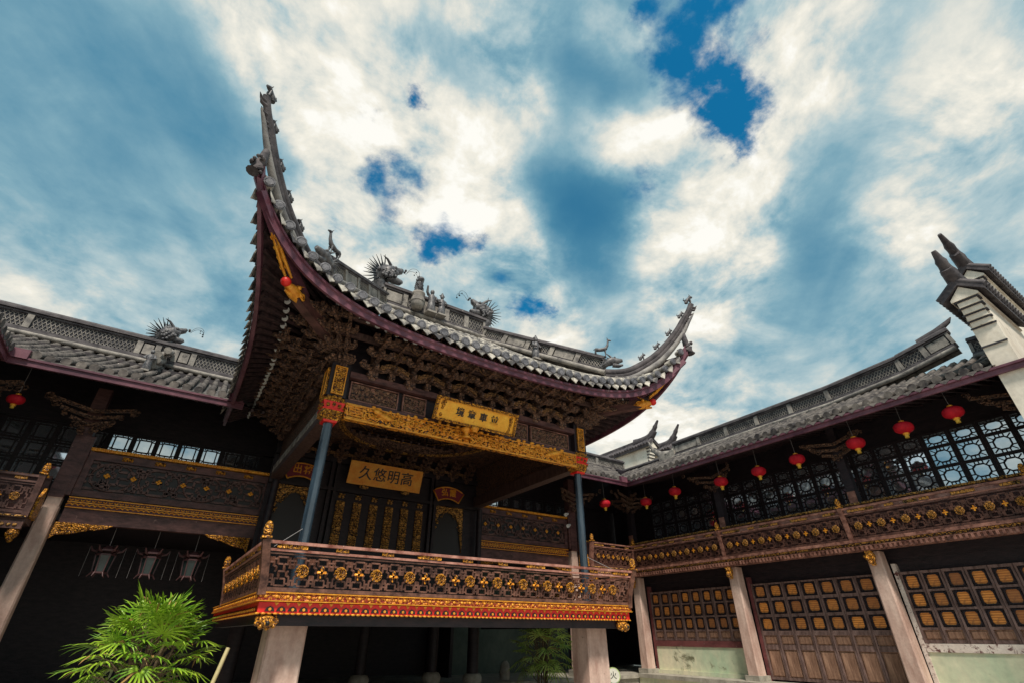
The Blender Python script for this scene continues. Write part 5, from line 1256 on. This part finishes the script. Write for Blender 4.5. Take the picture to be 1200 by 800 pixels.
for x, lb in ((-1.05, 'leftmost of three wooden palace lanterns, nearest the white stone post'), (-.24, 'middle one of the three wooden palace lanterns over the palm'), (.54, 'wooden palace lantern right of the other two, above the palm top')): palace_lantern(x, lb)

# ================================================================ ROOF FIGURES
def local(c, fwd):
    c = Vector(c); f = Vector((fwd[0], fwd[1], 0)).normalized(); s = Vector((-f.y, f.x, 0))
    return lambda a, b, z: c + f*a + s*b + Vector((0, 0, z))
def dragon(label, c, fwd, k=1., grp='ceramic ridge dragons'):
    L = local(c, fwd); q = lambda a, b, z: L(a*k, b*k, z*k); t = thing('ridge_dragon', label, 'statue', c, grp); m = MB()
    m.tube([q(-.16,0,-.40), q(-.28,0,-.2), q(-.30,0,.05), q(-.18,0,.22), q(.02,0,.27), q(.2,0,.24)], [.12*k, .17*k, .20*k, .22*k, .21*k, .13*k], 10)
    m.tube([q(.0,0,.32), q(.16,0,.36), q(.28,0,.42), q(.33,0,.50)], [.15*k, .12*k, .10*k, .05*k], 8)
    m.tube([q(-.02,0,.08), q(.14,0,.02), q(.30,0,.02), q(.36,0,.07)], [.15*k, .12*k, .10*k, .06*k], 8)
    rd = random.Random(int(abs(c[0])*10))
    for i in range(26): an = rd.uniform(0, 6.28); m.ball(q(-.14+.26*cos(an)*rd.random(), .17*rd.choice((-1, 1)), .10+.26*sin(an)*rd.random()), rd.uniform(.04, .075)*k, 6, 4)
    for e in (-1, 1):
        m.ball(q(.08, .14*e, .36), .06*k, 8, 6); m.tube([q(-.05,.1*e,.42), q(-.2,.16*e,.56), q(-.34,.2*e,.6)], [.05*k, .035*k, .008*k], 6)
        m.ball(q(.42, .05*e, .48), .04*k, 6, 4)
        for i in range(6): m.ball(q(-.2+.05*i, .17*e, .0+.06*(i % 3)), .06*k, 6, 4)
    m.build('dragon_body', M['statue'], t)
    m = MB()
    for i in range(20):
        an = radians(90+i*7.8); b = .12*(-1)**i
        m.tube([q(-.2+.14*cos(an), b*.4, .12+.16*sin(an)), q(-.2+.34*cos(an), b, .12+.36*sin(an)), q(-.22+.52*cos(an), b*1.5, .14+.54*sin(an))], [.024*k, .019*k, .006*k], 5)
    m.build('mane_spikes', M['iron'], t)
    m = MB()
    for e in (-1, 1):
        P_ = [q(.46,.05*e,.42), q(.58,.07*e,.6), q(.74,.08*e,.64), q(.84,.08*e,.54), q(.84,.08*e,.42)]; m.tube(smooth(P_, 4), .006, 4); m.ball(P_[-1], .03*k, 6, 4); m.ball(P_[2]+Vector((0,0,-.1)), .022*k, 6, 4)
    m.build('wire_whiskers', M['iron'], t)
dragon('spiky grey ridge dragon facing right, left end of the stage roof ridge', (CX-RH+.05, RY, 10.22), (1, 0), 1.0)
dragon('spiky grey ridge dragon facing left, right end of the stage roof ridge', (CX+RH-.05, RY, 10.12), (-1, 0), .95)
dragon('bluish ridge dragon facing right on the left hall roof above a descending ridge', (-1.72, 16, 9.08), (1, 0), .88)

def deer(label, c, fwd, k=1.):
    L = local(c, fwd); q = lambda a, b, z: L(a*k, b*k, z*k); t = thing('deer_statue', label, 'statue', c, 'deer on the stage roof ridges'); m = MB()
    m.tube([q(-.26,0,.36), q(-.22,0,.38), q(-.05,0,.36), q(.14,0,.38), q(.24,0,.43)], [.05*k, .088*k, .078*k, .088*k, .07*k], 9)
    m.tube([q(.20,0,.42), q(.29,0,.55), q(.32,0,.70), q(.34,0,.78)], [.075*k, .055*k, .042*k, .045*k], 8)
    m.tube([q(.31,0,.79), q(.38,0,.80), q(.47,0,.76)], [.05*k, .046*k, .022*k], 8)
    for e in (-1, 1):
        m.tube([q(.33,.03*e,.82), q(.29,.07*e,.90)], [.022*k, .006*k], 5)
        m.tube([q(.17,.05*e,.34), q(.18,.05*e,.18), q(.17,.05*e,0)], [.04*k, .022*k, .02*k], 6); m.tube([q(-.22,.05*e,.36), q(-.25,.05*e,.24), q(-.21,.05*e,.16), q(-.23,.05*e,0)], [.055*k, .03*k, .022*k, .02*k], 6)
    m.tube([q(-.27,0,.40), q(-.33,0,.37)], [.025*k, .01*k], 5); m.build('deer_body', M['statue'], t)
deer('slim grey deer statue on the right ridge of the stage roof, facing the horn', (CX+3.55, 8.02, 7.80), (.76, -.65), .62)
deer('grey deer statue with raised head on the left ridge by the tall horn', (CX-3.55, 8.02, 7.82), (-.76, -.65), .62)

def figure(label, c, fwd, k=1., arm=0, hat=0, grp='small figures on the stage roof ridge', nm='figure_statue'):
    L = local(c, fwd); q = lambda a, b, z: L(a*k, b*k, z*k); t = thing(nm, label, 'statue', c, grp); m = MB()
    m.tube([q(0,0,0), q(0,0,.05), q(.01,0,.25), q(0,0,.42), q(0,0,.56), q(0,0,.63), q(0,0,.66)], [.13*k, .15*k, .12*k, .10*k, .12*k, .08*k, .035*k], 10)
    m.ball(q(.01,0,.74), (.068*k, .068*k, .085*k), 9, 7); m.ball(q(.075,0,.735), .016*k, 5, 4)
    for e in (-1, 1):
        if arm == e: P_ = [q(0,.11*e,.59), q(.06,.19*e,.66), q(.10,.20*e,.84)]
        else: P_ = [q(0,.11*e,.59), q(.06,.17*e,.46), q(.14,.09*e,.42)]
        m.tube(P_, [.05*k, .042*k, .03*k], 7); m.ball(P_[-1], .032*k, 6, 4)
    if hat: m.tube([q(0,0,.78), q(0,0,.83), q(0,0,.92)], [.075*k, .06*k, .02*k], 8); m.tube([q(0,-.1,.8), q(0,.1,.8)], [.02*k, .02*k], 5)
    m.build('figure_body', M['statue'], t)
    m = MB(); m.box(q(-.15,-.15,-.06), q(.15,.15,.0)); m.build('plinth', M['ridge_pale'], t)
def lion(label, c, fwd, k=1.):
    L = local(c, fwd); q = lambda a, b, z: L(a*k, b*k, z*k); t = thing('lion_statue', label, 'statue', c); m = MB()
    m.tube([q(-.12,0,0), q(-.12,0,.15), q(-.05,0,.32), q(.04,0,.46), q(.07,0,.54)], [.15*k, .17*k, .15*k, .13*k, .1*k], 10); m.ball(q(.09,0,.64), (.14*k, .14*k, .13*k), 10, 7); m.ball(q(.21,0,.60), (.07*k, .08*k, .06*k), 8, 6)
    for e in (-1, 1):
        m.tube([q(.06,.09*e,.40), q(.12,.10*e,.2), q(.12,.10*e,0)], [.06*k, .045*k, .05*k], 7); m.ball(q(.03,.11*e,.75), .045*k, 6, 4)
        for i in range(5): m.ball(q(-.02-.03*i, .12*e, .62-.07*i), .05*k, 6, 4)
    m.tube([q(-.24,0,.1), q(-.3,0,.3), q(-.22,0,.42)], [.04*k, .05*k, .02*k], 6); m.build('lion_body', M['statue'], t)
lion('crouching ceramic lion on a pale pot at the middle of the stage ridge', (CX-.72, 10.72, 9.80), (0, -1), .72)
mm = MB(); mm.lathe([(.0, 0), (.14, 0), (.19, .12), (.20, .3), (.15, .42), (.19, .48), (.19, .52), (0, .52)], (CX-.72, 10.72, 9.28), 14); mm.lathe([(.205, .2), (.215, .22), (.205, .24)], (CX-.72, 10.72, 9.28), 14)
tag(mm.build('ceramic_pot', M['ridge_pale'], None, (CX-.72, 10.72, 9.28)), 'pale ribbed ceramic pot below the roof lion, in front of the ridge', 'pot')
figure('ceramic warrior raising one arm at the middle of the stage roof ridge', (CX-.30, 10.74, 9.32), (0, -1), .95, -1, 0)
figure('robed ceramic figure standing right of the warrior with raised arm', (CX+.02, 10.74, 9.34), (0, -1), .85, 0, 1)
figure('lone ceramic figure with a wide hat halfway along the right sloping ridge', (CX+2.42, 9.42, 8.05), (.1, -1), .82, 0, 1)
figure('seated looking pale figure at the foot of the left descending ridge', (-1.78, 14.25, 7.25), (-.2, -1), .72, 0, 0, 'figures on the hall roof')
def beast(label, c, fwd, k=1.):
    L = local(c, fwd); q = lambda a, b, z: L(a*k, b*k, z*k); t = MB()
    t.tube([q(-.09,0,0), q(-.08,0,.08), q(-.02,0,.14), q(.03,0,.2), q(.09,0,.24), q(.15,0,.22)], [.06*k, .075*k, .06*k, .05*k, .055*k, .025*k], 8)
    t.tube([q(-.08,0,.06), q(-.16,0,.14), q(-.14,0,.22)], [.03*k, .025*k, .01*k], 6)
    for e in (-1, 1): t.tube([q(.04,.04*e,.16), q(.06,.04*e,0)], [.03*k, .02*k], 5); t.tube([q(.06,.03*e,.27), q(.04,.05*e,.33)], [.02*k, .006*k], 5)
    tag(t.build('ridge_beast', M['statue'], None, c), label, 'statue', 'little beasts on the upturned corner ridges')
ordn = ['lowest little ridge beast', 'second little ridge beast from the bottom', 'middle one of the little ridge beasts', 'second little ridge beast from the tip', 'little ridge beast at the very tip']
HC = smooth(HIPC, 6)
for s, side in ((-1, 'tall left horn'), (1, 'right horn')):
    for k, i in enumerate((16, 24, 32, 42, 53)):
        p = HC[min(i, len(HC)-1)]; beast(f'{ordn[k]} of the {side} of the stage roof', (CX+s*p.x, p.y, p.z+.04), (s*.75, -.65), .62 if k < 4 else .8)
def corner_dragon(label, c, fwd):
    L = local(c, fwd); t = MB(); k = .62; q = lambda a, b, z: L(a*k, b*k, z*k)
    t.tube([q(-.5,0,-.1), q(-.25,0,.12), q(0,0,.2), q(.2,0,.18), q(.42,0,.2)], [.10*k, .16*k, .19*k, .14*k, .07*k], 9); t.tube([q(0,0,.02), q(.25,0,-.06), q(.42,0,-.02)], [.12*k, .08*k, .04*k], 7)
    for e in (-1, 1):
        t.tube([q(-.05,.1*e,.34), q(-.25,.16*e,.5)], [.05*k, .01*k], 6); t.ball(q(.1, .12*e, .3), .05*k, 6, 4)
        for i in range(5): t.tube([q(-.2,.1*e,.1), q(-.4-.04*i,.2*e,.35-.12*i)], [.04*k, .006], 5)
    tag(t.build('corner_dragon', M['statue'], None, c), label, 'statue', 'dragon heads swallowing the corner ridges')
corner_dragon('grey dragon head swallowing the foot of the right corner ridge', (CX+3.72, 7.82, 7.52), (.75, -.65)); corner_dragon('grey dragon head swallowing the foot of the tall left corner ridge', (CX-3.72, 7.82, 7.52), (-.75, -.65))

# ================================================================ PLANTS AND SMALL THINGS
def fan_palm(name, label, base, H, R, nf, seed, mat, fr_size=.42, zmin=.35):
    rnd = random.Random(seed); t = thing(name, label, 'palm', base); bx, by, bz = base; st = MB(); lf = MB()
    for k in range(9):
        a = rnd.uniform(0, 6.28); r = rnd.uniform(.05, .35)*R; x, y = bx+r*cos(a), by+r*sin(a); st.tube([(x, y, bz), (x*.98+bx*.02, y, bz+H*.45), (x+.12*cos(a), y+.12*sin(a), bz+H*.8)], [.022, .02, .016], 6)
    for k in range(nf):
        u = (k+.5)/nf; el = lerp(-.35, 1.35, u**.8); az = k*2.39996+rnd.uniform(-.3, .3)
        rr = R*cos(max(el, -.2))*rnd.uniform(.72, 1.05); zz = bz+H*(zmin+(1-zmin)*(.30+.70*sin(max(el, -.3)) if el > 0 else .30+.9*el*.6))*rnd.uniform(.93, 1.03)
        hub = Vector((bx+rr*.72*cos(az), by+rr*.72*sin(az), zz-.06)); cen = Vector((bx+.15*R*cos(az), by+.15*R*sin(az), max(bz+.2, zz-.35)))
        st.tube([cen, lerp(cen, hub, .6)+Vector((0, 0, .06)), hub], [.009, .008, .007], 4)
        elt = lerp(-.75, 1.25, u)+rnd.uniform(-.35, .35); yaw = az+rnd.uniform(-.5, .5); rad = Vector((cos(yaw), sin(yaw), 0))
        elt = min(elt, 1.05); d = rad*cos(elt)*.75+Vector((0, 0, sin(elt)+.12)); d.normalize(); s = Vector((-sin(yaw), cos(yaw), 0)); n_ = d.cross(s)*(-1)
        if n_.z < 0: n_ = -n_
        s = (s+n_*rnd.uniform(-.25, .25)).normalized(); nl = rnd.randint(12, 16); Lf = fr_size*rnd.uniform(.75, 1.1)
        for i in range(nl):
            an = radians(lerp(-128, 128, i/(nl-1))+rnd.uniform(-4, 4)); dr = d*cos(an)+s*sin(an); ln = Lf*(1-.30*abs(an)/2.2)*rnd.uniform(.88, 1.06); w_ = .0155*Lf/.42; sd = (dr.cross(n_)).normalized()
            p0 = hub+dr*.02; p1 = hub+dr*ln*.35+n_*.02; p2 = hub+dr*ln*.75-Vector((0,0,.01+.02*rnd.random())); p3 = hub+dr*ln-Vector((0,0,.03+.06*rnd.random()))
            lf.cur = 1 if rnd.random() < .035 else 0
            lf.add([p0-sd*w_*.4, p0+sd*w_*.4, p1+sd*w_, p1-sd*w_, p2+sd*w_*.8, p2-sd*w_*.8, p3, p1+n_*-.008, p2+n_*-.008],
                   [(0,1,2,3) if False else (0,7,3), (0,1,7), (1,2,7), (3,7,8,5), (7,2,4,8), (5,8,6), (8,4,6)])
    st.build('stems', M['stem'], t); lf.build('foliage', [mat, M['brown_tip']], t)
fan_palm('fan_palm', 'bright green fan palm in front of the dark doorway at lower left', (.17, 9.6, .30), 1.58, .96, 82, 4, M['leaf'], .44, .26)
fan_palm('fan_palm', 'shaded fan palm in the dark behind the right granite pier', (9.0, 12.1, .1), 1.95, .85, 70, 8, M['leaf_far'], .42, .25)
for b, lb in (((.17, 9.6), 'round stone planter holding the bright palm at lower left'), ((9.0, 12.1), 'round stone planter holding the shaded palm')):
    m = MB(); m.lathe([(.0, 0), (.34, 0), (.42, .2), (.46, .36), (.50, .38), (.50, .42), (.42, .42), (.38, .36), (0, .34)] if b[0] < 5 else [(0, 0), (.3, 0), (.36, .12), (.36, .16), (0, .14)], (*b, 0), 22); tag(m.build('planter', M['stone_grey'], None, (*b, 0)), lb, 'planter')
m = MB(); m.tube([(.80, 8.6, 0), (1.10, 8.83, 1.34)], .028, 8); m.cur = 1
tag(m.build('bamboo_pole', [M['bamboo'], M['bamboo']], None, (.80, 8.6, 0)), 'pale bamboo pole leaning beside the palm and left pier', 'pole')
def round_sign(c):
    c = Vector(c); t = thing('round_sign', 'small round white sign with green rim beside the right granite pier', 'sign', (c.x, c.y, 0)); f = Vector((-.55, -.83, 0)).normalized(); m = MB()
    m.disc(c, f, .155, .03, 28); m.build('rim', M['green_rim'], t); m = MB(); m.disc(c+f*.012, f, .135, .02, 28); m.build('face', M['white_sign'], t)
    lettering(t, '火', c+f*.024, .15, (pi/2, 0, atan2(f.y, f.x)+pi/2), M['black'], 1, .003)
    m = MB(); m.tube([(c.x+.03, c.y+.04, 0), (c.x+.03, c.y+.04, c.z-.1)], .02, 8); m.lathe([(0, 0), (.16, 0), (.16, .03), (.03, .05)], (c.x+.03, c.y+.04, 0), 14); m.build('stand', M['iron'], t)
round_sign((9.05, 9.6, .72))
m = MB(); m.tube([(8.95, 13.9, .42), (8.95, 13.9, .6), (8.97, 13.9, .78), (8.98, 13.9, .86)], [.14, .15, .12, .05], 9)
tag(m.build('standing_stone', M['stone_grey'], None, (8.95, 13.9, .42)), 'small rounded pale stone standing on the hall platform under the stage', 'stone')
for (a, b, lb) in (((1.68, 8.5, 2.92), (1.24, 7.95, 2.56), 'thin bright tie wire from the left blue column to the railing corner'), ((7.56, 8.5, 2.92), (8.02, 7.95, 2.56), 'thin bright tie wire from the right blue column to the railing corner')):
    m = MB(); m.tube([a, b], .005, 5); tag(m.build('tie_wire', M['cord'], None, a), lb, 'wire')
def spot(c, lb):
    c = Vector(c); t = thing('spotlight', lb, 'lamp', c, 'stage spotlights'); d = Vector((-.8, -.5, -.3)).normalized(); m = MB(); m.tube([c-d*.1, c+d*.04, c+d*.05, c+d*.13], [.04, .045, .055, .06], 10); m.build('housing', M['white'], t)
    m = MB(); m.bar(c+Vector((.0, .0, .0)), c+Vector((.06, .12, .0)), .03, .03); m.build('arm', M['iron'], t)
spot((11.05, 13.30, 5.02), 'upper white spotlight clamped to the post left of the right column'); spot((11.12, 13.30, 4.66), 'lower white spotlight clamped to the post left of the right column')
